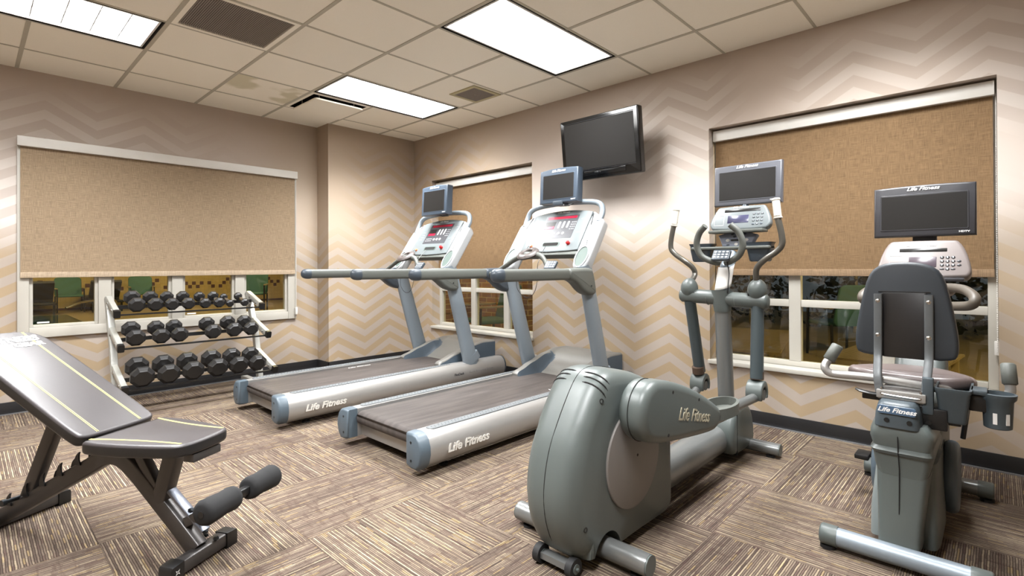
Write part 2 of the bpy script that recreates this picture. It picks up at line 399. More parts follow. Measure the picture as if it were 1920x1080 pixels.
def tag(o, label=None, cat=None, group=None, kind=None):
    if label: o['label'] = label
    if cat: o['category'] = cat
    if group: o['group'] = group
    if kind: o['kind'] = kind
    return o
def empty(name, loc=(0, 0, 0), rz=0.):
    o = bpy.data.objects.new(name, None); COL.objects.link(o); o.location = loc; o.rotation_euler = (0, 0, rz); o.empty_display_size = .1; return o
def struct(o): o['kind'] = 'structure'; return o
def children(o): return [c for c in bpy.data.objects if c.parent == o]
def copy_tree(o, parent=None):
    c = o.copy(); COL.objects.link(c); c.parent = parent
    for ch in children(o): copy_tree(ch, c)
    return c
def text(s, size, mat, parent, name='logo', O=(0, 0, 0), U=(1, 0, 0), W=(0, 0, 1), ext=.0006, shear=0., off=0., squash=1.):
    """lettering centred at O, reading along U, upright along W"""
    cu = bpy.data.curves.new(name, 'FONT'); cu.body = s; cu.size = size; cu.extrude = ext; cu.shear = shear; cu.offset = off
    cu.align_x = 'CENTER'; cu.align_y = 'CENTER'; cu.resolution_u = 3
    tmp = bpy.data.objects.new('t', cu); COL.objects.link(tmp); bpy.context.view_layer.update()
    me = bpy.data.meshes.new_from_object(tmp); bpy.data.objects.remove(tmp); me.name = name
    me.materials.clear(); me.materials.append(MT[mat])
    U = V(U).normalized(); W = V(W).normalized(); N = U.cross(W).normalized()
    M = Matrix((( U.x*squash, W.x, N.x, O[0]), (U.y*squash, W.y, N.y, O[1]), (U.z*squash, W.z, N.z, O[2]), (0, 0, 0, 1)))
    me.transform(M)
    o = bpy.data.objects.new(name, me); COL.objects.link(o); o.parent = parent; return o
#==PART2==
# ------------------------------------------------------------------ room shell
X0, X1R, Y0 = -2.1, XW, -7.7
b = MB(); b.box(X0-.1, XW+.12, Y0-.1, .12, -.08, 0); struct(b.build('floor', 'carpet', smooth=0))

def wall_with_holes(name, mat, axis, face, thick, a0, a1, holes, extra=None):
    """axis 'y': wall faces -Y at y=face, running a0..a1 in x; axis 'x': faces -X at x=face, running in y"""
    b = MB()
    cuts = sorted({a0, a1} | {h[0] for h in holes} | {h[1] for h in holes})
    for p, q in zip(cuts, cuts[1:]):
        hs = [h for h in holes if h[0] <= p+1e-6 and h[1] >= q-1e-6]
        spans = [(0, H+.1)] if not hs else [(0, hs[0][2]), (hs[0][3], H+.1)]
        for z0, z1 in spans:
            if axis == 'y': b.box(p, q, face, face+thick, z0, z1)
            else: b.box(face, face+thick, p, q, z0, z1)
    if extra: extra(b)
    return struct(b.build(name, mat, smooth=0))
W1 = (.03, 2.2, .615, 2.18)
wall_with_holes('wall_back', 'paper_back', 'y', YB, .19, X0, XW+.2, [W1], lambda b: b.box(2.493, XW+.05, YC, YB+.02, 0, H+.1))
W2 = (-2.335, -.70, .425, 2.205); W3 = (-5.765, -4.145, .425, 2.205)
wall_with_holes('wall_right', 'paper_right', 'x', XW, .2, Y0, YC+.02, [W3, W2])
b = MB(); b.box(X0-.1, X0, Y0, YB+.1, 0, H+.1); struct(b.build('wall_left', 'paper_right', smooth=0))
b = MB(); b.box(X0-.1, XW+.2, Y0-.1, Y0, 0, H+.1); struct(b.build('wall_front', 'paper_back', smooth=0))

def baseboard(name, segs, strip=None):
    b = MB()
    for (x0, y0, x1, y1) in segs: b.box(x0, x1, y0, y1, 0, .096)
    return struct(b.build(name, 'basebd', bevel=.003))
baseboard('baseboard_back', [(X0, YB-.012, 2.493, YB), (2.481, YC-.012, 2.493, YB), (2.481, YC-.012, XW, YC)])
baseboard('baseboard_right', [(XW-.012, Y0, XW, YC)])
b = MB(); b.box(XW-.026, XW-.012, Y0, YC-.012, 0, .007); struct(b.build('trim_1', 'strip', smooth=0))
b = MB(); b.box(X0, 2.481, YB-.026, YB-.012, 0, .007); struct(b.build('trim_2', 'strip', smooth=0))

# ------------------------------------------------------------------ ceiling: lay-in tiles and T bars
LIGHTS = [(-1, 2), (3, 2), (3, 5), (-1, 5), (-1, 8), (3, 8)]       # (i, j): from x=i*TX to (i+2)*TX, y=-j*T to -(j+1)*T
holes = {(i+k, j) for i, j in LIGHTS for k in (0, 1)} | {(1, 3), (3, 1)}
b = MB().mat('tile')
I0, I1, J0, J1 = -4, 6, -1, 13
for i in range(I0, I1):
    for j in range(J0, J1):
        if (i, j) in holes: continue
        b.box(i*TX+.008, (i+1)*TX-.008, -(j+1)*T+.006, -j*T-.006, H+.004, H+.02)
b.mat('tbar')
for i in range(I0, I1+1): b.box(i*TX-.0125, i*TX+.0125, -J1*T, T, H, H+.012)
for j in range(J0, J1+1):
    run = None
    for i in range(I0, I1):
        b.box(i*TX+.0125, (i+1)*TX-.0125, -j*T-.009, -j*T+.009, H+.001, H+.012)
b.mat('dark'); b.box(I0*TX, I1*TX, -J1*T, T, H+.25, H+.26)
# the T bar between the two cells of a fixture is cut away
bmesh.ops.delete(b.bm, geom=[f for f in b.bm.faces if False], context='FACES')
ceiling = struct(b.build('ceiling', smooth=0))
# cut the T bars running through the 4 ft fixtures
bm = bmesh.new(); bm.from_mesh(ceiling.data)
for i, j in LIGHTS:
    xm = (i+1)*TX
    for yy in (-(j)*T-.012, -(j+1)*T+.012):
        fs = [f for f in bm.faces if f.material_index == 1]
        g = list({v for f in fs for v in f.verts}) + list({e for f in fs for e in f.edges}) + fs
        bmesh.ops.bisect_plane(bm, geom=g, plane_co=(0, yy, 0), plane_no=(0, 1, 0))
    dead = [f for f in bm.faces if f.material_index == 1 and abs(f.calc_center_median().x-xm) < .02 and -(j+1)*T+.011 < f.calc_center_median().y < -j*T-.011]
    bmesh.ops.delete(bm, geom=dead, context='FACES')
bm.to_mesh(ceiling.data); bm.free()

def troffer(i, j, kind, label):
    t = empty('ceiling_light', ((i+1)*TX, -(j+.5)*T, H)); tag(t, label, 'ceiling light', 'recessed ceiling lights')
    w, d = TX-.014, T/2-.012
    b = MB()                                                            # open-bottomed housing
    b.box(-w, w, -d, -d+.006, .0, .11); b.box(-w, w, d-.006, d, .0, .11); b.box(-w, -w+.006, -d+.006, d-.006, .0, .11); b.box(w-.006, w, -d+.006, d-.006, .0, .11); b.box(-w, w, -d, d, .1101, .116)
    b.build('housing', 'dark', t, smooth=0)
    b = MB()
    w2, d2 = w-.016, d-.016
    for x0, x1, y0, y1 in ((-w2, w2, -d2, -d2+.014), (-w2, w2, d2-.014, d2), (-w2, -w2+.014, -d2+.0141, d2-.0141), (w2-.014, w2, -d2+.0141, d2-.0141)): b.box(x0, x1, y0, y1, .003, .05)
    b.build('lens_frame', 'louver', t, bevel=.002)
    b = MB(); b.box(-w2+.012, w2-.012, -d2+.012, d2-.012, .050 if kind != 'flat' else .016, .056 if kind != 'flat' else .02); b.build('diffuser', 'lens', t, smooth=0)
    if kind != 'flat':
        b = MB(); n = 8 if kind == 'A' else 7
        for k in range(1, n): xx = -w2+2*w2*k/n; b.box(xx-.0032, xx+.0032, -d2+.0145, d2-.0145, .013, .044)
        for k in (1, 2): yy = -d2+2*d2*k/3; b.box(-w2+.0145, w2-.0145, yy-.0028, yy+.0028, .0125, .0445)
        b.build('louver', 'louverfin', t, smooth=0)
    ld = bpy.data.lights.new('tube_light', 'AREA'); ld.shape = 'RECTANGLE'; ld.size = 2*w2-.04; ld.size_y = 2*d2-.04; ld.energy = 31 if kind == 'flat' else 50; ld.color = (.97, .985, 1); ld.spread = math.radians(136)
    lo = bpy.data.objects.new('tube_light', ld); COL.objects.link(lo); lo.parent = t; lo.location = (0, 0, .046 if kind != 'flat' else .014)
    return t
troffer(-1, 2, 'A', 'recessed louvered ceiling light beside the big grey air grille')
troffer(3, 2, 'B', 'recessed louvered ceiling light nearest the room corner, beside the hanging plaque')
troffer(3, 5, 'flat', 'flat white ceiling light panel nearest the wall television')
troffer(-1, 5, 'A', 'recessed ceiling light above and left of the viewer, out of the picture')
troffer(-1, 8, 'A', 'recessed ceiling light behind the viewer, out of the picture')
troffer(3, 8, 'flat', 'recessed ceiling light panel above the exercise bike, out of the picture')

t = empty('air_grille', (1.5*TX, -3.5*T, H)); tag(t, 'square grey ribbed return air grille set in the ceiling tiles', 'vent')
b = MB(); w, d = TX/2-.012, T/2-.012
for x0, x1, y0, y1 in ((-w, w, -d, -d+.03), (-w, w, d-.03, d), (-w, -w+.03, -d+.0301, d-.0301), (w-.03, w, -d+.0301, d-.0301)): b.box(x0, x1, y0, y1, .0, .014)
b.build('frame', 'tile', t, smooth=0)
b = MB(); n = 46
for k in range(n):
    xx = -w+.034+(2*w-.068)*(k+.5)/n; b.box(-.0030, .0030, -d+.03, d-.03, -.001, .001, Matrix.Translation((xx, 0, .006)) @ rot('Y', 38))
b.build('slat_panel', 'grille', t, smooth=0)
b = MB(); b.box(-w+.031, w-.031, -d+.031, d-.031, .012, .016); b.build('backing', 'backgrey', t, smooth=0)

t = empty('exhaust_vent', (2.972, -2.236, H)); tag(t, 'small perforated cream ceiling vent left of the bright light panel', 'vent')
b = MB()
for x0, x1, y0, y1 in ((-.17, .17, -.17, -.135), (-.17, .17, .135, .17), (-.17, -.135, -.1349, .1349), (.135, .17, -.1349, .1349)): b.box(x0, x1, y0, y1, -.006, .003)
b.build('frame', 'grille_white', t, bevel=.002)
b = MB(); n = 22
for k in range(n+1):
    a = -.135+.27*k/n; b.box(a-.003, a+.003, -.134, .134, -.002, .0); b.box(-.134, .134, a-.003, a+.003, -.0045, -.0021)
b.box(-.012, .012, -.012, .012, -.006, -.002); b.build('mesh_screen', 'grille', t, smooth=0)
b = MB(); b.box(-.135, .135, -.135, .135, .001, .003); b.build('backing', 'dark', t, smooth=0)

t = empty('ceiling_diffuser', (3.5*TX, -1.5*T, H)); tag(t, 'flat plaque air diffuser hanging below its dark opening in the ceiling corner', 'vent')
b = MB(); w, d = TX/2-.012, T/2-.01
for x0, x1, y0, y1 in ((-w, w, -d, -d+.03), (-w, w, d-.03, d), (-w, -w+.03, -d+.0301, d-.0301), (w-.03, w, -d+.0301, d-.0301)): b.box(x0, x1, y0, y1, .0, .012)
b.build('frame', 'tile', t, smooth=0)
b = MB(); b.slab(rrect(.50, .50, .03), (0, 0, 0), (1, 0, 0), (0, 1, 0), (0, 0, 1), -.034, -.018, .006); b.build('plaque', 'tile', t)
b = MB(); b.box(-w+.03, w-.03, -d+.03, d-.03, .10, .104)
for x0, x1, y0, y1 in ((-w+.03, -w+.034, -d+.0345, d-.0345), (w-.034, w-.03, -d+.0345, d-.0345), (-w+.03, w-.03, -d+.03, -d+.034), (-w+.03, w-.03, d-.034, d-.03)): b.box(x0, x1, y0, y1, .0, .1)
b.build('duct_opening', 'dark', t, smooth=0)
for sx in (-.18, .18):
    b = MB(); b.cyl((sx, .18, -.02), (sx, .18, .1), .006, 8); b.cyl((sx, -.18, -.02), (sx, -.18, .1), .006, 8); b.build('hanger', 'tbar', t)

# ------------------------------------------------------------------ windows
def window1():
    t = struct(empty('window_1'))
    b = MB(); y0, y1 = YB-.028, YB+.06
    b.box(.0, .07, y0, y1, .587, 2.2); b.box(2.145, 2.237, y0, y1, .587, 2.2); b.box(.0701, 2.1449, y0, y1, .587, .668); b.box(.0701, 2.1449, y0, y1, 2.12, 2.2)
    for x in (.554, 1.10, 1.654): b.box(x-.044, x+.044, y0+.004, y1-.002, .6681, 2.1199)
    b.build('window_frame', 'vinyl', t, bevel=.004)
    for x0, x1 in ((.07, .51), (.598, 1.056), (1.144, 1.61), (1.698, 2.145)):
        b = MB(); y0s, y1s = YB-.004, YB+.05
        b.box(x0+.0005, x0+.024, y0s, y1s, .6685, 2.1195); b.box(x1-.024, x1-.0005, y0s, y1s, .6685, 2.1195); b.box(x0+.0241, x1-.0241, y0s, y1s, .6685, .69); b.box(x0+.0241, x1-.0241, y0s, y1s, 2.098, 2.1195)
        b.build('sash', 'vinyl', t, bevel=.003)
        b = MB(); b.box(x0+.024, x1-.024, YB+.02, YB+.025, .69, 2.098); b.build('pane', 'glass', t, smooth=0)
    for x in (.12, 1.19):
        b = MB(); b.box(x, x+.075, YB+.018, YB+.0195, .70, .712); b.build('pane_sticker', 'white', t, smooth=0)
window1()
def window_side(n, ya, yb, mull):
    t = struct(empty('window_%d' % n)); x0, x1 = XW+.115, XW+.175
    b = MB(); b.box(x0, x1, ya, ya+.045, .4285, 2.204); b.box(x0, x1, yb-.045, yb, .4285, 2.204); b.box(x0, x1, ya+.0451, yb-.0451, .4285, .465); b.box(x0, x1, ya+.0451, yb-.0451, 2.16, 2.204)
    for m in mull: b.box(x0+.0005, x1-.0005, m-.038, m+.038, .4651, 2.1599)
    [b.box(x0+.006, x1-.002, q0+.0001, q1-.0001, .852, .902) for q0, q1 in zip([ya+.045]+[m+.038 for m in sorted(mull)], [m-.038 for m in sorted(mull)]+[yb-.045])]; b.build('window_frame', 'vinyl', t, bevel=.004)
    ed = [ya+.045]+[q for m in sorted(mull) for q in (m-.038, m+.038)]+[yb-.045]
    for k in range(0, len(ed), 2):
        for z0, z1 in ((.465, .852), (.902, 2.16)):
            b = MB(); b.box(x0+.03, x0+.034, ed[k], ed[k+1], z0, z1); b.build('pane', 'glass', t, smooth=0)
    b = MB(); b.box(XW-.022, x0+.002, ya-.012, yb+.012, .398, .428); b.build('window_sill', 'vinyl', t, bevel=.005)
window_side(2, W2[0], W2[1], [-1.85, -1.32])
window_side(3, W3[0], W3[1], [-5.245, -4.708])

def blind(axis, a0, a1, plane, label, fas):
    """plane: coordinate of the shade cloth"""
    t = empty('roller_blind', ((a0+a1)/2, plane, 2.1) if axis == 'y' else (plane, (a0+a1)/2, 2.1)); tag(t, label, 'roller blind', 'linen roller blinds')
    w = (a1-a0)/2
    def bx(name, m, u0, u1, d0, d1, z0, z1, bev=0., **k):
        b = MB()
        if axis == 'y': b.box(u0, u1, d0, d1, z0-2.1, z1-2.1)
        else: b.box(d0, d1, u0, u1, z0-2.1, z1-2.1)
        return b.build(name, m, t, bevel=bev, smooth=0 if not bev else 35)
    bx('fascia', 'fascia', -fas[1], fas[1], fas[2], fas[3], fas[4], fas[5], .002)
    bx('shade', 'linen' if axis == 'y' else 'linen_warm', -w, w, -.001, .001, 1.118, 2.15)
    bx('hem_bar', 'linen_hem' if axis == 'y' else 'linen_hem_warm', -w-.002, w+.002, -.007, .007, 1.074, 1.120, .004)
    s_ = 1 if axis == 'y' else -1
    b = MB(); uu = s_*(w+.012); z = 2.12
    while z > .64:
        c = (uu, -.012, z-2.1) if axis == 'y' else (-.012, uu, z-2.1); b.ball(c, .0032, 6, 4)
        c = (uu, .010, z-2.1) if axis == 'y' else (.010, uu, z-2.1); b.ball(c, .0032, 6, 4); z -= .0105
    b.build('bead_chain', 'fascia', t)
    b = MB(); zc = .66-2.1
    c0 = (uu, 0, zc) if axis == 'y' else (0, uu, zc)
    b.box(c0[0]-.012, c0[0]+.012, c0[1]-.02, c0[1]+.014, zc-.03, zc+.05); b.build('chain_tensioner', 'fascia', t, bevel=.005)
    return t
blind('y', .018, 2.212, -.122, 'wide linen roller blind with white fascia above the dumbbell rack', (0, 1.116, -.037, .0, 2.123, 2.2))
blind('x', -2.318, -.718, XW+.09, 'narrow linen roller blind behind the two treadmills', (0, .805, -.035, .012, 2.105, 2.178))
blind('x', -5.748, -4.162, XW+.09, 'linen roller blind behind the elliptical trainer and exercise bike', (0, .800, -.035, .012, 2.110, 2.190))

# ------------------------------------------------------------------ pool hall beyond the back window
def plain_box(name, m, x0, x1, y0, y1, z0, z1): b = MB(); b.box(x0, x1, y0, y1, z0, z1); return struct(b.build(name, m, smooth=0))
PY = 12.9
plain_box('floor_pool_hall', 'poolfloor', -4, 11.2, .12, PY+.2, -.1, -.0)
b = MB().mat('mosaic'); b.box(-4, 11, PY, PY+.1, 0, 3.2); b.mat('browntile')
pat = [0, 1, 2, 1, 0, 1]
for k in range(int(14.5/.11)):
    z = .50+.11*pat[k % 6]
    if (k*7) % 11 < 9: b.box(-3.8+k*.11, -3.8+k*.11+.106, PY-.004, PY+.002, z, z+.106)
b.box(-4, 11, PY-.03, PY, 0, .06)
struct(b.build('wall_pool_far', smooth=0))
b = MB().mat('mosaic'); b.box(8.2, 8.3, .12, PY, 0, 3.2); b.mat('browntile')
for k in range(int(12/.16)):
    z = .42+.16*((k*5) % 4); b.box(8.192, 8.202, .3+k*.16, .3+k*.16+.15, z, z+.155)
b.box(8.19, 8.202, .3, PY, 1.15, 1.3); struct(b.build('wall_pool_side', smooth=0))
plain_box('wall_pool_left', 'mosaic', -4.1, -4, .12, PY, 0, 3.2)
plain_box('ceiling_pool_hall', 'tile', -4, 8.3, .12, PY, 3.2, 3.3)
b = MB(); b.box(-3.2, 1.45, 3.0, 11.1, .0, .006); o = b.build('pool_water', 'water', smooth=0); tag(o, 'dark green pool water beyond the back window', 'pool', kind='stuff')
b = MB(); b.tube([(2.2, 9.6, 0), (2.2, 9.6, .34), (2.0, 9.5, .42), (1.5, 9.0, .40), (1.2, 8.8, .3)], .022, 10, smooth=4)
tag(b.build('pool_handrail', 'chrome'), 'bent metal pool handrail seen through the left pane', 'handrail')
def pool_light(x, y):
    t = empty('pool_hall_light', (x, y, 3.19)); tag(t, 'ceiling light panel in the pool hall beyond the window', 'ceiling light', 'pool hall lights')
    b = MB(); b.box(-.6, .6, -.3, .3, -.02, .0); b.build('diffuser', 'pool_lens', t, smooth=0)

for x, y in ((0, 6), (4.5, 6), (0, 10.5), (4.5, 10.5), (3, 2.5)): pool_light(x, y)

def armchair(label, loc, rz, group, sc=1.):
    t = empty('patio_chair', loc, rz); tag(t, label, 'chair', group); t.scale = (sc, sc, sc)
    b = MB(); b.slab(rrect(.56, .50, .08), (0, 0, .40), (1, 0, 0), (0, 1, 0), (0, 0, 1), 0, .05, .02); b.build('seat', 'green', t)
    b = MB(); b.slab(rrect(.56, .52, .08), (0, .30, .66), (1, 0, 0), (0, .25, .97), (0, .97, -.25), 0, .035, .015); b.build('backrest', 'green', t)
    for sx in (-1, 1):
        for sy in (-1, 1):
            b = MB(); b.cyl((sx*.27, sy*.24, 0), (sx*.27, sy*.22, .42 if sy > 0 else .62), .016, 10); b.build('leg', 'black', t)
        b = MB(); b.box(sx*.29-.03, sx*.29+.03, -.27, .26, .61, .635); b.build('armrest', 'wood', t, bevel=.008)
    return t
armchair('green sling chair by the pool in the leftmost pane', (1.61, 12.05, 0), .0, 'green pool chairs')
armchair('green sling chair by the pool in the second pane from the left', (3.15, 11.9, 0), -.1, 'green pool chairs')
armchair('green sling chair showing through the rightmost pane of the back window', (4.75, 8.1, 0), -.5, 'green pool chairs', 1.15)
def lounger(label, loc, rz):
    t = empty('pool_lounger', loc, rz); tag(t, label, 'lounger', 'dark pool loungers')
    b = MB(); b.box(-.33, .33, -.9, .35, .3, .4); b.build('seat_cushion', 'darkwicker', t, bevel=.03)
    b = MB(); b.box(-.33, .33, 0, .6, 0, .09, Matrix.Translation((0, .33, .34)) @ rot('X', 48)); b.build('back_cushion', 'darkwicker', t, bevel=.03)
    b = MB(); b.box(-.34, .34, -.92, .9, .24, .30); b.build('frame', 'black', t, bevel=.01)
    for sx in (-.3, .3):
        for sy in (-.85, .8):
            b = MB(); b.box(sx-.02, sx+.02, sy-.02, sy+.02, 0, .25); b.build('leg', 'black', t)
lounger('dark cushioned lounger left of the pool chair in the leftmost pane', (.93, 12.1, 0), PI)
lounger('dark cushioned lounger right of the pool chair in the leftmost pane', (2.29, 12.1, 0), PI)

# ------------------------------------------------------------------ patio beyond the right windows
plain_box('floor_patio', 'patio', XW+.2, 14, -9, .12, -.1, -.0)
plain_box('wall_brick', 'brick', 5.2, 5.4, -.9, .1, 0, 3)
b = MB(); b.box(XW+.2, 5.2, .1, .2, 0, 3); struct(b.build('wall_patio_end', 'brick', smooth=0))
def hedge(x, y, lab):
    rnd = random.Random(int(x*10+y)); b = MB()
    for k in range(700):
        a = rnd.random()*2*PI; h = rnd.random(); r = .62*math.sqrt(rnd.random())*(1.1-.35*h); c = V((r*math.cos(a), r*math.sin(a)*1.2, .1+h*1.7))
        M = Matrix.Translation(c) @ Euler((rnd.random()*6, rnd.random()*6, rnd.random()*6)).to_matrix().to_4x4(); s = .05+.05*rnd.random()
        f = [b.bm.verts.new(M @ V(p)) for p in ((-s*.5, 0, 0), (0, -s, .01), (s*.5, 0, 0), (0, s, .01))]; b.face(f)
    t = empty('hedge_shrub', (x, y, 0)); tag(t, lab, 'shrub', 'dark shrubs beyond the patio'); b.build('foliage', 'hedge', t, smooth=0)
    b = MB(); b.cyl((0, 0, 0), (0, 0, 1.2), .05, 8, .02); b.build('stem', 'wood', t)
for k, (x, y) in enumerate(((10.2, -.4), (10.4, -2.2), (10.1, -4.0), (10.3, -5.8), (10.2, -7.6))):
    hedge(x, y, 'dark leafy shrub in the night beyond the patio, ' + ['furthest left', 'second from the left', 'in the middle', 'second from the right', 'furthest right'][k])
armchair('green patio chair with wooden arms beyond the middle pane', (7.3, -4.3, 0), 2.4, 'green patio chairs')
armchair('green patio chair outside the narrow window behind the treadmills', (4.55, -.75, 0), -1.9, 'green patio chairs')
armchair('green patio chair with a wooden arm outside, left of the exercise bike', (7.6, -2.2, 0), 1.9, 'green patio chairs')
def slat_table(label, x, y, rz, w, d, h):
    t = empty('slatted_table', (x, y, 0), rz); tag(t, label, 'table', 'slatted outdoor tables')
    b = MB(); n = int(w/.045)
    for k in range(n): b.box(-w/2+k*.045, -w/2+k*.045+.026, -d/2, d/2, h-.02, h)
    b.build('tabletop', 'wood', t, smooth=0)
    b = MB(); b.box(-w/2, w/2, -d/2+.05, -d/2+.09, h-.05, h-.02); b.box(-w/2, w/2, d/2-.09, d/2-.05, h-.05, h-.02); b.build('frame', 'wood', t, smooth=0)
    for sx in (-1, 1):
        for sy in (-1, 1):
            b = MB(); b.box(sx*(w/2-.06)-.025, sx*(w/2-.06)+.025, sy*(d/2-.06)-.025, sy*(d/2-.06)+.025, 0, h-.05); b.build('leg', 'wood', t)
slat_table('low slatted wooden table outside the left and middle panes', 5.6, -3.75, .2, 1.9, .8, .36)
slat_table('low slatted wooden table seen under the bike backrest', 5.3, -5.1, -.1, 1.0, .8, .36)
t = empty('patio_lamp', (4.4, -7.2, 2.7)); tag(t, 'post lamp lighting the patio outside, out of the picture', 'lamp')
b = MB(); b.ball((0, 0, 0), .12); b.build('globe', 'patio_globe', t); b = MB(); b.cyl((0, 0, -2.7), (0, 0, -.1), .03, 12); b.build('post', 'black', t)
t = empty('brick_fill_lamp', (4.55, .08, 2.45)); tag(t, 'round fill lamp added to light the outside brick wall, unseen behind the narrow blind', 'lamp')  # unseen lamp, added to brighten the brick outside the narrow window
b = MB(); b.ball((0, -.14, 0), .085); b.build('globe', 'brick_fill_globe', t); b = MB(); b.cyl((0, -.05, 0), (0, .02, 0), .05, 16); b.build('wall_mount', 'black', t)
#==PART3==
# ------------------------------------------------------------------ shared monitor
def monitor(t, C, w, h, d, bez, name='monitor', tilt=0., logo='Life Fitness', arch=.012, asp=None):
    """flat screen monitor facing -X, centred at C"""
    t0 = bpy.data.objects.new(name, None)
    M = Matrix.Translation(C) @ rot('Y', tilt)
    n = 12
    out = [(w/2*(1-2*i/n), h/2+arch*(1-(1-2*i/n)**2)) for i in range(n+1)] + [(-w/2*(1-2*i/n)*1., -h/2) for i in range(n+1)]
    out[n+1:] = [(-w/2, -h/2), (w/2, -h/2)]
    def side(o):                                        # slightly bulging sides
        return o
    b = MB(); b.slab(out, (0, 0, 0), (0, 1, 0), (0, 0, 1), (-1, 0, 0), -d, 0, .010, 3)
    b.slab(rrect(w*.6, h*.6, .03), (0, 0, 0), (0, 1, 0), (0, 0, 1), (-1, 0, 0), -d-.03, -d+.004, .008, 2)
    o = b.build(name, bez, t, M=M)
    sw, sh = asp or (w*.80, h*.72)
    b = MB(); b.slab(rrect(sw+.012, sh+.012, .008), (0, 0, 0), (0, 1, 0), (0, 0, 1), (-1, 0, 0), -.004, .0025, .0015, 1)
    b.build('screen_surround', bez, o, loc=(0, 0, -.004))
    b = MB(); b.slab(rrect(sw, sh, .004), (0, 0, 0), (0, 1, 0), (0, 0, 1), (-1, 0, 0), -.002, .0032, .0008, 1)
    b.build('screen', 'screen', o, loc=(0, 0, -.004))
    if logo: text(logo, h*.098, 'white', o, 'logo', (-.0012, 0, h/2-h*.065+arch*.5), (0, -1, 0), (0, 0, 1), .0012, .35, .0006, 1.15)
    text('HDTV', h*.045, 'white', o, 'lettering', (-.0012, -w*.39, -h/2+h*.07), (0, -1, 0), (0, 0, 1), .0012, 0, .0005, 1.3)
    b = MB()
    for k in range(12): b.box(.03+0*k, d+.002, w/2*.0-.001, .001, 0, 0)if False else None
    b.bm.free()
    return o

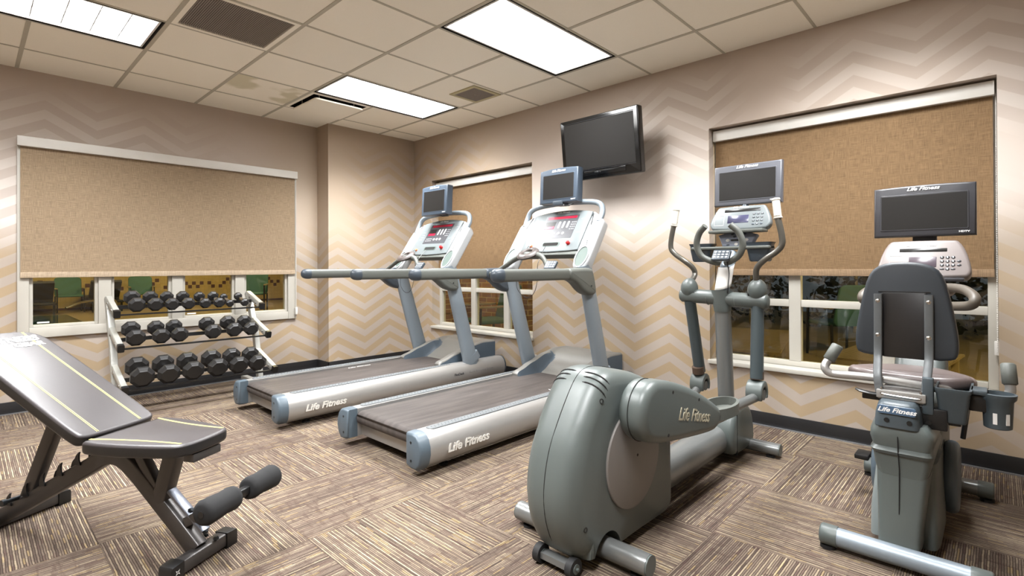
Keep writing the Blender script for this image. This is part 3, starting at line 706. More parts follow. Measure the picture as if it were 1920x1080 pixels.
# ------------------------------------------------------------------ treadmill
def treadmill(loc, label):
    t = empty('treadmill', loc); tag(t, label, 'treadmill', 'treadmills')
    L = 2.26
    def rail_prof(s):
        return [(s*.315, .235), (s*.375, .238), (s*.405, .232), (s*.432, .205), (s*.448, .165), (s*.450, .125), (s*.436, .075), (s*.408, .045), (s*.36, .045), (s*.315, .06)]
    for s in (1, -1):
        b = MB(); pr = rail_prof(s); b.loft([[(x, y, z) for y, z in pr] for x in (.07, 1.1, L)]); rl = b.build('side_rail', 'silver', t, smooth=50)
        b = MB(); pr2 = [(s*.38+(y-s*.38)*1.02, .14+(z-.14)*1.02) for y, z in pr]; b.loft([[(x, y, z) for y, z in [(s*.38+(y-s*.38)*k, .14+(z-.14)*k) for y, z in pr]] for x, k in ((L, 1.02), (L+.014, 1.02), (L+.02, .96))]); b.build('front_cap', 'capdark', t, smooth=40)
        # rear cap
        b = MB(); b.loft([[(x, y, z) for y, z in [(s*.385+(y-s*.385)*k, .14+(z-.14)*k) for y, z in pr]] for x, k in ((.0, .86), (.004, .95), (.016, 1.01), (.07, 1.02))]); cp = b.build('end_cap', 'caps', t, smooth=45)
        for z in (.19, .09):
            b = MB(); b.cyl((-.0015, s*.365, z), (.004, s*.365, z), .0075, 12); b.build('screw', 'screw', cp)
        b = MB(); b.slab(smooth2d([(.12, s*.338), (.14, s*.330), (1.60, s*.330), (1.60, s*.392), (.15, s*.392), (.12, s*.375)], 1), (0, 0, 0), (1, 0, 0), (0, 1, 0), (0, 0, 1), .234, .2415, .002, 1)
        k = 0
        for i in range(58):
            for j in range(2):
                x = .15+i*.025+(j % 2)*.012; y = s*(.352+.022*j); b.box(-.004, .004, -.0016, .0016, .2405, .2432, Matrix.Translation((x, y, 0)) @ rot('Z', 35 if i % 2 else -35))
        b.build('foot_grip', 'gripmat', t, smooth=0)
    # belt loop
    b = MB(); r = .044; zt = .224; prof = [(1.9, zt), (1.0, zt)] + [(.095-r*math.sin(a), zt-r+r*math.cos(a)) for a in (PI*i/14 for i in range(15))] + [(1.0, zt-2*r), (1.9, zt-2*r)]
    prof2 = [(1.9, zt-.004), (1.0, zt-.004)] + [(.095-(r-.004)*math.sin(a), zt-r+(r-.004)*math.cos(a)) for a in (PI*i/14 for i in range(15))] + [(1.0, zt-2*r+.004), (1.9, zt-2*r+.004)]
    for i in range(len(prof)-1):
        q = []
        for y in (-.29, .29): q.append([b.bm.verts.new((p[0], y, p[1])) for p in (prof[i], prof[i+1], prof2[i+1], prof2[i])])
        b.face(q[0]); b.face(q[1])
        for k in range(4): b.face([q[0][k], q[0][(k+1) % 4], q[1][(k+1) % 4], q[1][k]])
    bl = b.build('running_belt', 'belt', t, smooth=40)
    text('Life Fitness', .032, 'white', bl, 'logo', (1.02, .24, .2246), (1, 0, 0), (0, 1, 0), .0004, .3, .0008, 1.6)
    b = MB(); b.cyl((.095, -.305, zt-r), (.095, .305, zt-r), r-.006, 20); b.build('roller', 'black', t)
    b = MB(); b.box(.13, 2.2, -.30, .30, .085, .19); b.build('deck_frame', 'black', t)
    b = MB(); b.box(.10, .135, -.315, .315, .062, .138); b.build('cross_beam', 'silver', t, bevel=.004)
    for s in (1, -1):
        b = MB(); b.cyl((.24, s*.345, .0), (.24, s*.345, .012), .028, 16); b.cyl((.24, s*.345, .01), (.24, s*.345, .06), .01, 10); b.build('levelling_foot', 'rubber', t)
        b = MB(); b.cyl((1.95, s*.30, .05), (1.95, s*.36, .05), .05, 20); b.build('wheel', 'rubber', t)
    # motor hood
    def itp(x, tb):
        for (a, p), (c, q) in zip(tb, tb[1:]):
            if x <= c:
                k = max(0, (x-a)/(c-a)); k = k*k*(3-2*k)*.5+k*.5; return p+(q-p)*k
        return tb[-1][1]
    hs = [(1.52, .256), (1.58, .272), (1.72, .318), (1.90, .370), (2.08, .398), (2.25, .394)]
    hc = [(1.52, .16), (1.74, .205), (1.80, .238), (1.92, .30), (2.04, .372), (2.12, .392), (2.25, .392)]
    xs = [1.52, 1.535]+[1.56+.69*i/30 for i in range(31)]; ys = [-.318, -.312, -.30]+[-.30+.60*i/36 for i in range(1, 36)]+[.30, .312, .318]
    def sstep(v, a, c): v = min(1, max(0, (v-a)/(c-a))); return v*v*(3-2*v)
    b = MB(); g = {}
    for i, x in enumerate(xs):
        wd = .20+.05*sstep(x, 1.9, 2.1)
        for j, y in enumerate(ys):
            k = sstep(abs(y), wd, wd+.055); z = itp(x, hc)*(1-k)+itp(x, hs)*k
            if abs(y) > .31: z -= .006
            if abs(y) > .317: z -= .010
            if i == 0: z -= .014
            g[i, j] = b.bm.verts.new((x, y, z))
    for i in range(len(xs)-1):
        for j in range(len(ys)-1):
            y = abs(ys[j]+ys[j+1])/2; wd = .20+.05*sstep(xs[i], 1.9, 2.1); b.mat('hood')
            if wd-.005 < y < wd+.05 and xs[i] < 1.98: b.mat('hoodside')
            b.face([g[i, j], g[i+1, j], g[i+1, j+1], g[i, j+1]])
    b.mat('hoodside')
    def skirt(seq):
        lo = [b.bm.verts.new((v.co.x, v.co.y, .14)) for v in seq]
        for i in range(len(seq)-1): b.face([seq[i], seq[i+1], lo[i+1], lo[i]])
    skirt([g[i, 0] for i in range(len(xs))]); skirt([g[i, len(ys)-1] for i in range(len(xs))]); skirt([g[len(xs)-1, j] for j in range(len(ys))]); b.mat('hood'); skirt([g[0, j] for j in range(len(ys))])
    hd = b.build('motor_hood', None, t, smooth=40)
    # uprights
    for s in (1, -1):
        b = MB(); pts = [(1.875, s*.385, .20), (1.845, s*.387, .24), (1.80, s*.392, .38), (1.64, s*.40, .92), (1.575, s*.40, 1.16)]
        b.tube(pts, [(.042, .088), (.041, .086), (.040, .080), (.040, .074), (.042, .07)], 20, up=(1, 0, .2), smooth=4, p=2.3); b.build('upright', 'steel', t, smooth=50)
        b = MB(); b.tube([(1.868, s*.386, .235), (1.835, s*.388, .30)], [(.046, .104), (.044, .095)], 20, up=(1, 0, .2), p=2.3); b.build('upright_collar', 'hood' if s > 0 else 'steel', t)
        # handrail
        b = MB(); b.tube([(.62, s*.43, 1.09), (1.31, s*.43, 1.09)], [(.036, .041)]*2, 20, p=3.2); b.build('handrail', 'gripgrey', t, smooth=50)
        b = MB(); b.tube([(.560, s*.43, 1.09), (.563, s*.43, 1.09), (.572, s*.43, 1.09), (.588, s*.43, 1.09), (.61, s*.43, 1.09), (.64, s*.43, 1.09)], [(.006, .007), (.017, .019), (.028, .032), (.036, .041), (.040, .045), (.040, .045)], 20, p=2.4); b.build('handrail_end', 'capdark', t, smooth=60)
        b = MB(); ol = smooth2d([(1.30, 1.052), (1.30, 1.130), (1.36, 1.134), (1.56, 1.138), (1.60, 1.12), (1.645, .965), (1.625, .93), (1.56, .925), (1.47, .955), (1.38, 1.03)], 2)
        b.slab(ol, (0, s*.43-.048, 0), (1, 0, 0), (0, 0, 1), (0, 1, 0), 0, .10, .03, 4); br = b.build('handrail_bracket', 'gripgrey' if s < 0 else 'capdark', t)
        b = MB(); b.cyl((1.56, s*.43-.0505, 1.0), (1.56, s*.43-.046, 1.0), .006, 10); b.build('screw', 'screw', br)
    # console: plane through C0, up-slope W, facing N
    W = V((.57, 0, .822)).normalized(); N = V((-.822, 0, .57)).normalized(); U = V((0, -1, 0)); C0 = V((1.515, 0, 1.125))
    P = lambda a, c, n=0: C0+U*a+W*c+N*n
    arc = [(.30-.6*i/16, .575+.035*(1-(1-2*i/16)**2)) for i in range(17)]
    ol = arc + [(-.30, .19), (-.2, .180), (0, .172), (.2, .180), (.30, .19)]
    b = MB(); b.slab(ol[::-1], C0, U, W, N, -.055, .0, .008, 2); pn = b.build('console_panel', 'panel', t)
    b = MB(); b.slab([(-.298, .150), (.298, .150), (.298, .188), (-.298, .188)], C0, U, W, N, -.075, -.012, .01, 2); b.build('console_lip', 'gripgrey', pn)
    for s in (1, -1):
        o2 = [(s*.302, .06), (s*.302, .575), (s*.33, .57), (s*.435, .485), (s*.448, .45), (s*.448, .12), (s*.445, .06), (s*.42, .01), (s*.375, -.008), (s*.33, .01)]
        b = MB(); b.slab(smooth2d(o2, 1), C0, U, W, N, -.085, .004, .022, 4); pd = b.build('console_pod', 'pod', t)
        b = MB(); b.slab(oval(.050, .092, 30, s*.375, .115), C0, U, W, N, -.01, .0052, .001, 1); b.build('cup_recess', 'cup', pd)
        b = MB(); ro, ri = oval(.060, .102, 36, s*.375, .115), oval(.050, .092, 36, s*.375, .115)
        rr = [[P(*q, n) for q in ring] for ring, n in ((ro, .003), (ro, .010), (ri, .010), (ri, .003))]; b.loft(rr, cap=False, closed=True); b.build('cup_rim', 'pod', pd, smooth=50)
        b = MB(); b.slab(rrect(.10, .155, .012, 4, s*.375, .345), C0, U, W, N, 0, .0075, .002, 1); b.build('instruction_card', 'paperwhite', pd)
    def flat(name, m, x0, x1, z0, z1, n0=-.001, n1=.0015, par=None, r=.004):
        b = MB(); r = min(r, (z1-z0)*.4, (x1-x0)*.4); b.slab(rrect(x1-x0, z1-z0, r, 3, (x0+x1)/2, (z0+z1)/2), C0, U, W, N, n0, n1, min(.0006, r*.6), 1); return b.build(name, m, par or pn)
    kf = flat('key_field', 'keyfield', -.165, .185, .31, .55)
    flat('message_display', 'red', -.14, .165, .515, .54, 0, .0025, kf); flat('program_display', 'screen', -.145, -.035, .435, .487, 0, .0025, kf, .002); flat('program_display_strip', 'red', -.143, -.037, .41, .437, 0, .003, kf, .002)
    for k in range(3):
        flat('rocker_key', 'white', .0+k*.046, .018+k*.046, .415, .485, 0, .004, kf, .008); 
        b = MB(); b.slab(oval(.013, .013, 16, -.01+k*.047, .36), C0, U, W, N, 0, .004, .001, 1); b.build('round_key', 'white', kf)
    for i in range(3):
        for j in range(4): 
            b = MB(); b.slab(oval(.006, .006, 10, .138+i*.018, .40+j*.024), C0, U, W, N, 0, .0035, .0008, 1); b.build('number_key', 'pod', kf)
    for i in range(5):
        for j in range(2):
            b = MB(); b.slab(oval(.006, .006, 10, -.135+i*.02, .345+j*.024), C0, U, W, N, 0, .0035, .0008, 1); b.build('speed_key', 'pod', kf)
    for k in range(4): flat('printed_line', 'pod', -.245, -.205, .36+.03*k, .366+.03*k, 0, .0018)
    flat('printed_frame', 'pod', .215, .275, .36, .364, 0, .0018); flat('printed_frame', 'pod', .215, .275, .50, .504, 0, .0018)
    flat('phone_tray', 'cup', -.09, .10, .225, .272, 0, .002, None, .022); flat('phone_tray_slot', 'dark', -.075, .085, .232, .265, 0, .003, None, .016)
    b = MB(); b.tube([P(.19, .25, 0), P(.19, .25, .02), P(.19, .25, .028)], [.016, .016, .009], 16); b.build('stop_button', 'redknob', pn)
    b = MB(); b.tube([P(-.20, .235, 0), P(-.20, .235, .014)], [.016, .010], 16); b.build('safety_clip', 'orange', pn)
    text('Life Fitness', .024, 'white', pn, 'logo', P(0, .585, .0012), U, W, .0006, .35, .0006, 1.2)
    # loop bar and monitor
    hb = [(1.79, .395, 1.50), (1.83, .40, 1.575), (1.85, .375, 1.64), (1.86, .30, 1.672), (1.86, .15, 1.685)]
    b = MB(); b.tube(hb+[(1.86, 0, 1.688)]+[(x, -y, z) for x, y, z in hb[::-1]], .023, 14, smooth=5); b.build('loop_bar', 'steel', t, smooth=60)
    b = MB(); b.box(1.755, 1.87, -.05, .05, 1.66, 1.70, bev=.006); b.build('monitor_bracket', 'capdark', t)
    mo = monitor(t, (1.715, 0, 1.808), .405, .285, .075, 'bezel_blue', tilt=3, asp=(.325, .205))
    b = MB(); b.tube([(1.74, -.08, 1.66), (1.735, -.10, 1.648), (1.75, -.14, 1.655), (1.78, -.15, 1.665)], .004, 8, smooth=4); b.build('cable', 'black', t)
    # heart-rate bar with centre dial and remote
    hr = [(1.34, .40, 1.085), (1.345, .33, 1.098), (1.365, .22, 1.16), (1.385, .12, 1.215), (1.39, .03, 1.235), (1.385, -.11, 1.232), (1.375, -.17, 1.20), (1.36, -.225, 1.135), (1.35, -.33, 1.10), (1.345, -.40, 1.09)]
    b = MB(); b.tube(hr, [.018, .018, .018, .022, .03, .025, .018, .018, .018, .018], 14, smooth=5); b.build('pulse_bar', 'gripgrey', t, smooth=60)
    W2 = V((.30, 0, .95)).normalized(); 
    Md = Matrix.Translation((1.372, -.01, 1.245)) @ rot('Y', -28)
    b = MB(); b.lathe([(.042, -.012), (.085, -.010), (.092, .002), (.082, .018), (.050, .024), (.042, .020), (.040, -.012)], Md, 28, cap=False); dl = b.build('dial', 'dialbrown', t, smooth=60)
    b = MB(); b.slab(rrect(.10, .075, .01), (1.335, -.262, 1.162), (0, -1, 0), (.62, 0, .78), (-.78, 0, .62), -.022, .0, .004, 2); rm = b.build('remote_keypad', 'capdark', t)
    for i in range(4):
        for j in range(3):
            b = MB(); c = V((1.335, -.262, 1.162))+V((0, -1, 0))*(-.034+.0225*i)+V((.62, 0, .78))*(-.02+.02*j); b.slab(oval(.008, .006, 10), c, (0, -1, 0), (.62, 0, .78), (-.78, 0, .62), -.001, .002, .0005, 1); b.build('key', 'pod', rm)
    b = MB(); b.tube([P(-.20, .235, .01), P(-.215, .20, .02), (1.45, .16, 1.15), (1.43, .17, 1.0), (1.42, .12, .93), (1.42, .05, .90), (1.42, -.02, .93), (1.43, -.05, 1.02), (1.47, -.03, 1.18), P(-.03, .225, .01)], .0022, 6, smooth=6); b.build('safety_cord', 'black', t)
    # lettering
    text('Life Fitness', .062, 'logosilver', t, 'logo', (.345, -.4515, .128), (1, 0, 0), (0, .12, 1), .003, .35, .002, 1.15)
    return t
MT['cup'] = plain('grey green cup liner', (88, 102, 96), .5); MT['dialbrown'] = plain('brown grey dial', (82, 74, 71), .4); MT['inkgrey'] = plain('dark grey print', (70, 70, 72), .5); MT['inkpale'] = plain('worn grey print', (150, 148, 146), .5)
tm = treadmill((1.215, -1.67, 0), 'silver treadmill standing furthest back, beside the wallpapered column')
text('FlexDeck', .030, 'inkgrey', tm, 'lettering', (1.65, -.4495, .150), (1, 0, 0), (0, .1, 1), .0012, .1, .0006)
text('Shock Absorption System', .030, 'inkpale', tm, 'lettering', (1.93, -.4495, .150), (1, 0, 0), (0, .1, 1), .0010, .1, 0)
t2 = copy_tree([tm][0]); t2.location = (1.385, -3.065, 0); tag(t2, 'silver treadmill standing nearer, between the other treadmill and the elliptical trainer')
for c in children(t2):
    if c.name.startswith('lettering'): bpy.data.objects.remove(c)
    elif c.name.startswith('running_belt'):
        for q in children(c): q.location = (.42, -.49, 0)
    elif c.name.startswith('monitor') and not c.name.startswith('monitor_b'): c.location.x += .055; c.location.z += .018
#==PART4==
# ------------------------------------------------------------------ television
t = empty('television', (XW-.01, -3.318, 2.14)); tag(t, 'black flat television tilted down on the wall between the two right windows', 'television')
M = Matrix.Translation((-.268, 0, .02)) @ rot('Y', -6)
b = MB(); b.slab(rrect(.775, .53, .012), (0, 0, 0), (0, 1, 0), (0, 0, 1), (-1, 0, 0), -.075, 0, .012, 3); b.slab(rrect(.55, .36, .03), (0, 0, -.02), (0, 1, 0), (0, 0, 1), (-1, 0, 0), -.11, -.06, .02, 3); hs = b.build('housing', 'tvblack', t, M=M)
b = MB(); b.slab(rrect(.69, .405, .003), (0, 0, .022), (0, 1, 0), (0, 0, 1), (-1, 0, 0), -.002, .0015, .0005, 1); b.build('screen', 'screen', hs)
b = MB()
for z in (-.187, .231): b.box(-.003, 0, -.347, .347, z-.0012, z+.0012)
b.build('screen_edge', 'bezel_dark', hs, smooth=0)
b = MB(); b.box(-.004, .002, -.25, .16, -.238, -.196, bev=.002); b.build('speaker_strip', 'tvblack', hs)
text('PHILIPS', .020, 'chrome', hs, 'logo', (-.0048, .02, -.214), (0, -1, 0), (0, 0, 1), .001, 0, .0006)
b = MB(); b.box(-.03, -.001, -.12, .12, -.13, .17, bev=.004); b.box(-.19, -.02, -.05, .05, -.03, .05, bev=.006); b.build('wall_bracket', 'black', t)

# ------------------------------------------------------------------ weight bench
bench = empty('weight_bench', (.35, -3.49, 0), math.radians(28.5)); tag(bench, 'adjustable black vinyl weight bench with raised back and foam rollers', 'weight bench')
def bar(b, p, q, w, h, up=(0, 0, 1)): b.tube([p, q], [(w, h)]*2, 16, up=up, p=7); return b
def foot(name, y, hw, star):
    b = MB(); bar(b, (-hw+.03, y, .034), (hw-.03, y, .034), .026, .026, up=(0, 0, 1)); f = b.build(name, 'benchsteel', bench, smooth=40)
    for s in (1, -1):
        b = MB(); b.loft([[(s*x, y+dy*k, z0) for dy, z0 in ((-1, 0), (1, 0), (1, zt), (-1, zt))] for x, k, zt in ((hw-.05, .031, .064), (hw+.0, .031, .060), (hw+.006, .029, .050))]); b.build('end_cap', 'black', f, bevel=.003)
    return f
ff = foot('front_foot', 0, .15, True)
b = MB(); 
for k in range(4): 
    a = PI/2*k+PI/4; b.face([b.bm.verts.new(v) for v in ((-.13+.004*math.cos(a+PI/4), -.0318, .035+.004*math.sin(a+PI/4)), (-.13+.004*math.cos(a-PI/4), -.0318, .035+.004*math.sin(a-PI/4)), (-.13+.013*math.cos(a), -.0318, .035+.013*math.sin(a)))])
b.build('star_mark', 'white', ff, smooth=0)
foot('rear_foot', 1.09, .26, False)
b = MB(); b.tube([(0, .012, .050), (0, .12, .150), (0, .24, .258), (0, .33, .335), (0, .40, .374), (0, .47, .370), (0, .56, .322), (0, .80, .196), (0, 1.09, .045)], [(.026, .034)]*9, 16, up=(0, -1, .5), p=6, smooth=3); b.build('main_beam', 'benchsteel', bench, smooth=40)
b = MB(); b.tube([(0, .0, .095), (0, .175, .240)], [(.020, .006)]*2, 12, up=(0, -1, 1), p=6)
for v in b.bm.verts: v.co += V((0, -.024, .030))
pl_ = b.build('front_plate', 'benchplate', bench, smooth=40)
for y, z in ((.062, .195), (-.008, .122), (-.012, .068), (.05, .066)):
    b = MB(); b.lathe([(.011, 0), (.011, .006), (.007, .012)], Matrix.Translation((.0 if z > .1 else (.05 if y < 0 else .06), y-.012, z-.004)) @ (rot('X', 50) if z > .1 else rot('X', 0)), 6); b.build('bolt', 'screw', bench)
b = MB(); bar(b, (0, .19, .22), (0, .12, .43), .026, .032, up=(0, 1, 0)); b.build('seat_support', 'benchsteel', bench, smooth=40)
b = MB(); bar(b, (0, .30, .40), (0, .205, .26), .020, .020, up=(0, 1, 0)); b.build('seat_strut', 'benchsteel', bench, smooth=40)
b = MB(); b.box(-.06, .07, -.03, .02, .408, .440, bev=.004); b.box(-.03, .03, .0, .40, .415, .440, bev=.004); b.build('seat_frame', 'benchsteel', bench)
b = MB(); bar(b, (0, .72, .56), (0, .93, .14), .022, .028, up=(0, 1, 0)); b.build('back_support', 'benchsteel', bench, smooth=40)
for k in range(5):
    y = .60+.10*k; z = .330-.535*(y-.60)
    for s in (-1, 1):
        b = MB(); b.loft([[(s*.028-.003+dx, y+a, z+c) for dx, a, c in ((0, -w_, 0), (.006, -w_, 0), (.006, w_, 0), (0, w_, 0))] for y_, c0, w_ in ((0, 0, .016),) for a0 in (0,)]+[[(s*.028-.003+dx, y+a+sh, z+h) for dx, a in ((0, -w_), (.006, -w_), (.006, w_), (0, w_))] for h, w_, sh in ((.02, .012, .004), (.04, .007, .0), (.055, .002, -.010))]); b.build('ladder_hook', 'black', bench, smooth=0)
b = MB(); b.cyl((-.07, .95, .155), (.07, .95, .155), .009, 12); b.cyl((-.085, .95, .155), (-.07, .95, .155), .014, 12); b.build('locking_pin', 'screw', bench)
# roller assembly
b = MB(); bar(b, (0, .06, .150), (0, -.19, .286), .020, .020, up=(0, 0, 1)); b.build('roller_arm', 'benchsteel', bench, smooth=40)
b = MB(); bar(b, (-.05, -.19, .288), (.05, -.19, .288), .015, .015, up=(0, 0, 1)); b.build('roller_axle', 'black', bench, smooth=40)
for s in (-1, 1):
    xs_ = [.03, .034, .05, .09, .12, .165, .178, .182]; rr = [.030, .040, .044, .041, .044, .046, .040, .030]
    b = MB(); b.tube([(s*x, -.19, .288) for x in xs_], rr, 28, up=(0, 0, 1)); fr_ = b.build('foam_roller', 'foam', bench, smooth=60)
    b = MB(); b.cyl((s*.18, -.19, .288), (s*.184, -.19, .288), .012, 16); b.build('roller_end', 'black', fr_)
# pads
def pad(name, outline, O, Wd, Nn, th, r=.014):
    b = MB().mat('leather'); b.slab(outline, O, (1, 0, 0), Wd, Nn, -th, 0, r, 5)
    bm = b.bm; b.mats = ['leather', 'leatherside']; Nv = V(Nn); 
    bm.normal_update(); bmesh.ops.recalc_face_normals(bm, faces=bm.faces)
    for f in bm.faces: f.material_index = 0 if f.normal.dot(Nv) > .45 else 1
    return b.build(name, None, bench, smooth=50)
A = math.radians(26.5); Wb = V((0, math.cos(A), math.sin(A))); Nb = V((0, -math.sin(A), math.cos(A))); Ob = V((0, .398, .498)); Lb = .815
ob = [(-.10, 0), (.10, 0), (.148, .008), (.163, .035), (.163, .3), (.160, .70), (.150, .76), (.12, .80), (.06, Lb), (-.06, Lb), (-.12, .80), (-.150, .76), (-.160, .70), (-.163, .3), (-.163, .035), (-.148, .008)]
bp = pad('back_pad', smooth2d(ob, 2), Ob, Wb, Nb, .052)
so = [(-.165, .385), (-.173, .37), (-.176, .30), (-.165, .18), (-.135, .02), (-.11, -.025), (-.05, -.04), (.05, -.04), (.11, -.025), (.135, .02), (.165, .18), (.176, .30), (.173, .37), (.165, .385)]
spad = pad('seat_pad', smooth2d(so, 2), V((0, 0, .492)), (0, 1, 0), (0, 0, 1), .050)
def stitch(par, O, Wd, Nn, x, w0, w1, bend=0.):
    for dx in (-.0032, .0032):
        b = MB(); b.tube([V(O)+V((1, 0, 0))*(x+dx+bend*(k/12)**2)+V(Wd)*(w0+(w1-w0)*k/12)+V(Nn)*.0006 for k in range(13)], .0013, 6); b.build('stitch_line', 'stitch', par)
for x in (-.088, .088): stitch(bp, Ob, Wb, Nb, x, .012, Lb-.02)
for x, bd in ((-.098, .03), (.098, -.03)): stitch(spad, (0, 0, .492), (0, 1, 0), (0, 0, 1), x, -.012, .375, .045 if x > 0 else -.045)
text('FITNESS', .060, 'white', bp, 'logo', Ob+V((.015, 0, 0))+Wb*.735+Nb*.0012, (1, 0, 0), Wb, .0006, .2, .0022, .95)
text('GEAR', .042, 'white', bp, 'logo', Ob+V((.055, 0, 0))+Wb*.688+Nb*.0012, (1, 0, 0), Wb, .0006, .2, .0018, 1.1)
b = MB(); b.box(-.045, .045, .02, .10, -.03, -.002, Matrix.Translation(Ob+Wb*.0-Nb*.052) @ Matrix.Rotation(A, 4, 'X')); b.box(-.03, .03, .1, .70, -.028, -.002, Matrix.Translation(Ob-Nb*.052) @ Matrix.Rotation(A, 4, 'X')); b.build('back_frame', 'benchsteel', bench, smooth=0)

# ------------------------------------------------------------------ dumbbell rack
rack = empty('dumbbell_rack', (1.118, -.45, 0)); tag(rack, 'three-tier silver and black dumbbell rack standing under the left window', 'dumbbell rack')
RX0, RX1 = .555, 1.68; TI = math.tan(math.radians(17))
TIERS = [(-.615, .775, .36), (-.765, .515, .38), (-.915, .207, .42)]          # front y, arm centre z at the front, arm length
LR = V((-1.118, .45, 0))
for X, s in ((RX0, 1), (RX1, -1)):
    b = MB(); b.tube([V((X, -.24, .895))+LR, V((X, -.30, .80))+LR, V((X, -.44, .50))+LR, V((X, -.52, .22))+LR, V((X, -.55, .03))+LR], [(.026, .030)]*5, 12, up=(0, 1, 0), p=6); b.build('upright', 'racksteel', rack, smooth=40)
    b = MB(); b.tube([V((X, -.12, .027))+LR, V((X, -.93, .027))+LR], [(.026, .024)]*2, 12, p=6); b.build('base_foot', 'racksteel', rack, smooth=40)
    for yf, zf, ln in TIERS:
        b = MB(); b.tube([V((X, yf+.03, zf+.03*TI))+LR, V((X, yf+ln, zf+ln*TI))+LR], [(.022, .030)]*2, 12, p=6); ar = b.build('shelf_arm', 'racksteel', rack, smooth=40)
        b = MB(); b.tube([V((X, yf-.002, zf-.001))+LR, V((X, yf+.032, zf+.032*TI))+LR], [(.0235, .0315)]*2, 12, p=6); b.build('end_cap', 'black', ar, smooth=40)
        for yy in (yf+.10, yf+ln-.10):
            b = MB(); b.lathe([(.010, 0), (.010, .004), (.005, .009)], Matrix.Translation(V((X+(-.022 if s > 0 else -.022), yy, zf+(yy-yf)*TI))+LR) @ rot('Y', -90), 12); b.build('bolt', 'chrome', ar)
for yf, zf, ln in TIERS:
    for dy, hh, nm in ((.035, .012, 'front_rail'), (.235, .030, 'rear_rail')):
        y = yf+dy; z = zf-.012+dy*TI
        b = MB(); b.box(RX0+.02-1.118, RX1-.02-1.118, y-.012+.45, y+.018+.45, z-.004, z); b.box(RX0+.02-1.118, RX1-.02-1.118, y-.014+.45, y-.010+.45, z-hh, z); b.build(nm, 'black', rack, smooth=0)

def dumbbell(x, z_off, r, tier, label, lead):
    yf, zf, ln = TIERS[tier]; hl = .038+.28*r
    base_y = yf+.045; zb = zf+.002+.045*TI
    t = empty('dumbbell', (x, base_y, zb)); tag(t, label, 'dumbbell', ['dumbbells on the top tier', 'dumbbells on the middle tier', 'dumbbells on the bottom tier'][tier])
    Mt = Matrix.Rotation(math.radians(16.5), 4, 'X'); n = 8
    def head(y0, y1):
        rn = []
        for y, k in ((y0, .70), (y0+.006, .76), (y0+hl*.34, 1.0), (y1-hl*.34, 1.0), (y1-.006, .76), (y1, .70)):
            rn.append([Mt @ V((r*k*1.04*math.cos(2*PI*(i+.5)/n), y, r*.96+r*k*1.04*math.sin(2*PI*(i+.5)/n))) for i in range(n)])
        b = MB(); b.loft(rn); return b.build('head', 'bellrubber', t, smooth=0, bevel=.0022)
    f0 = -.035; hL = hl*1.12; gp = .125; head(f0, f0+hL); head(f0+hL+gp, f0+2*hL+gp)
    pr = [(f0+hL-.004, .013), (f0+hL+.02, .013), (f0+hL+gp/2, .0165), (f0+hL+gp-.02, .013), (f0+hL+gp+.004, .013)]
    b = MB(); b.tube([Mt @ V((0, y, r*.96)) for y, _ in pr], [max(q, r*.17) for _, q in pr], 14, smooth=3); b.build('handle', 'chrome', t, smooth=60)
ordn = ['leftmost', 'second from the left', 'third from the left', 'fourth from the left', 'fifth from the left', 'sixth from the left', 'seventh from the left', 'rightmost']
top = [(.690, .061), (.820, .057), (.941, .053), (1.064, .052), (1.196, .046), (1.310, .046), (1.400, .034), (1.528, .036)]
mid = [(.655, .067), (.828, .063), (.960, .063), (1.214, .065), (1.386, .065), (1.531, .063)]
bot = [(.668, .083), (.846, .080), (1.020, .080), (1.205, .080), (1.372, .077), (1.531, .074)]
desc = ['biggest of its tier', 'large', 'medium-large', 'medium', 'smallish', 'smallish', 'smallest, thin handled', 'very small']
for k, (x, r) in enumerate(top): dumbbell(x, 0, r, 0, 'black rubber dumbbell on the top tier, %s, %s' % (desc[k], ordn[k]), 0)
for k, (x, r) in enumerate(mid): dumbbell(x, 0, r, 1, 'black rubber dumbbell on the middle tier, %s' % (ordn[k] if k < 5 else 'rightmost, at the end of the shelf'), 0)
for k, (x, r) in enumerate(bot): dumbbell(x, 0, r, 2, 'large black rubber dumbbell on the bottom tier, %s' % (ordn[k] if k < 5 else 'rightmost, beside the treadmill'), 0)
#==PART5==
# ------------------------------------------------------------------ elliptical trainer
from mathutils.bvhtree import BVHTree
CY = -4.54
EL = empty('elliptical_trainer', (1.43, CY, 0)); tag(EL, 'grey green elliptical trainer with tall swinging handles and a screen', 'elliptical trainer')
LE = (-1.43, -CY, 0)
def eb(b, name, m=None, par=None, **k):
    o = b.build(name, m, par or EL, **k)
    if par is None: o.location = LE
    return o
prof = [(1.44, .735), (1.51, .734), (1.60, .715), (1.72, .685), (1.84, .625), (1.92, .53), (1.948, .42), (1.950, .25), (1.950, .12), (1.945, .06), (1.90, .040), (1.80, .033), (1.60, .030), (1.45, .030), (1.33, .035), (1.27, .060), (1.228, .115), (1.190, .21), (1.180, .323), (1.213, .464), (1.28, .572), (1.335, .650), (1.385, .708)]
def front_soft(q): return (.8 if q[1] > .55 else 1)*max(.12, min(1, (1.95-q[0])/.30))*max(.25, min(1, (q[1]-.02)/.20 if q[0] > 1.3 else 1))
b = MB(); b.slab(smooth2d(prof, 2), (0, CY-.125, 0), (1, 0, 0), (0, 0, 1), (0, 1, 0), 0, .25, .078, 7, rw=front_soft)
bmesh.ops.recalc_face_normals(b.bm, faces=b.bm.faces); tree = BVHTree.FromBMesh(b.bm)
body = eb(b, 'drive_housing', 'shell', smooth=60)
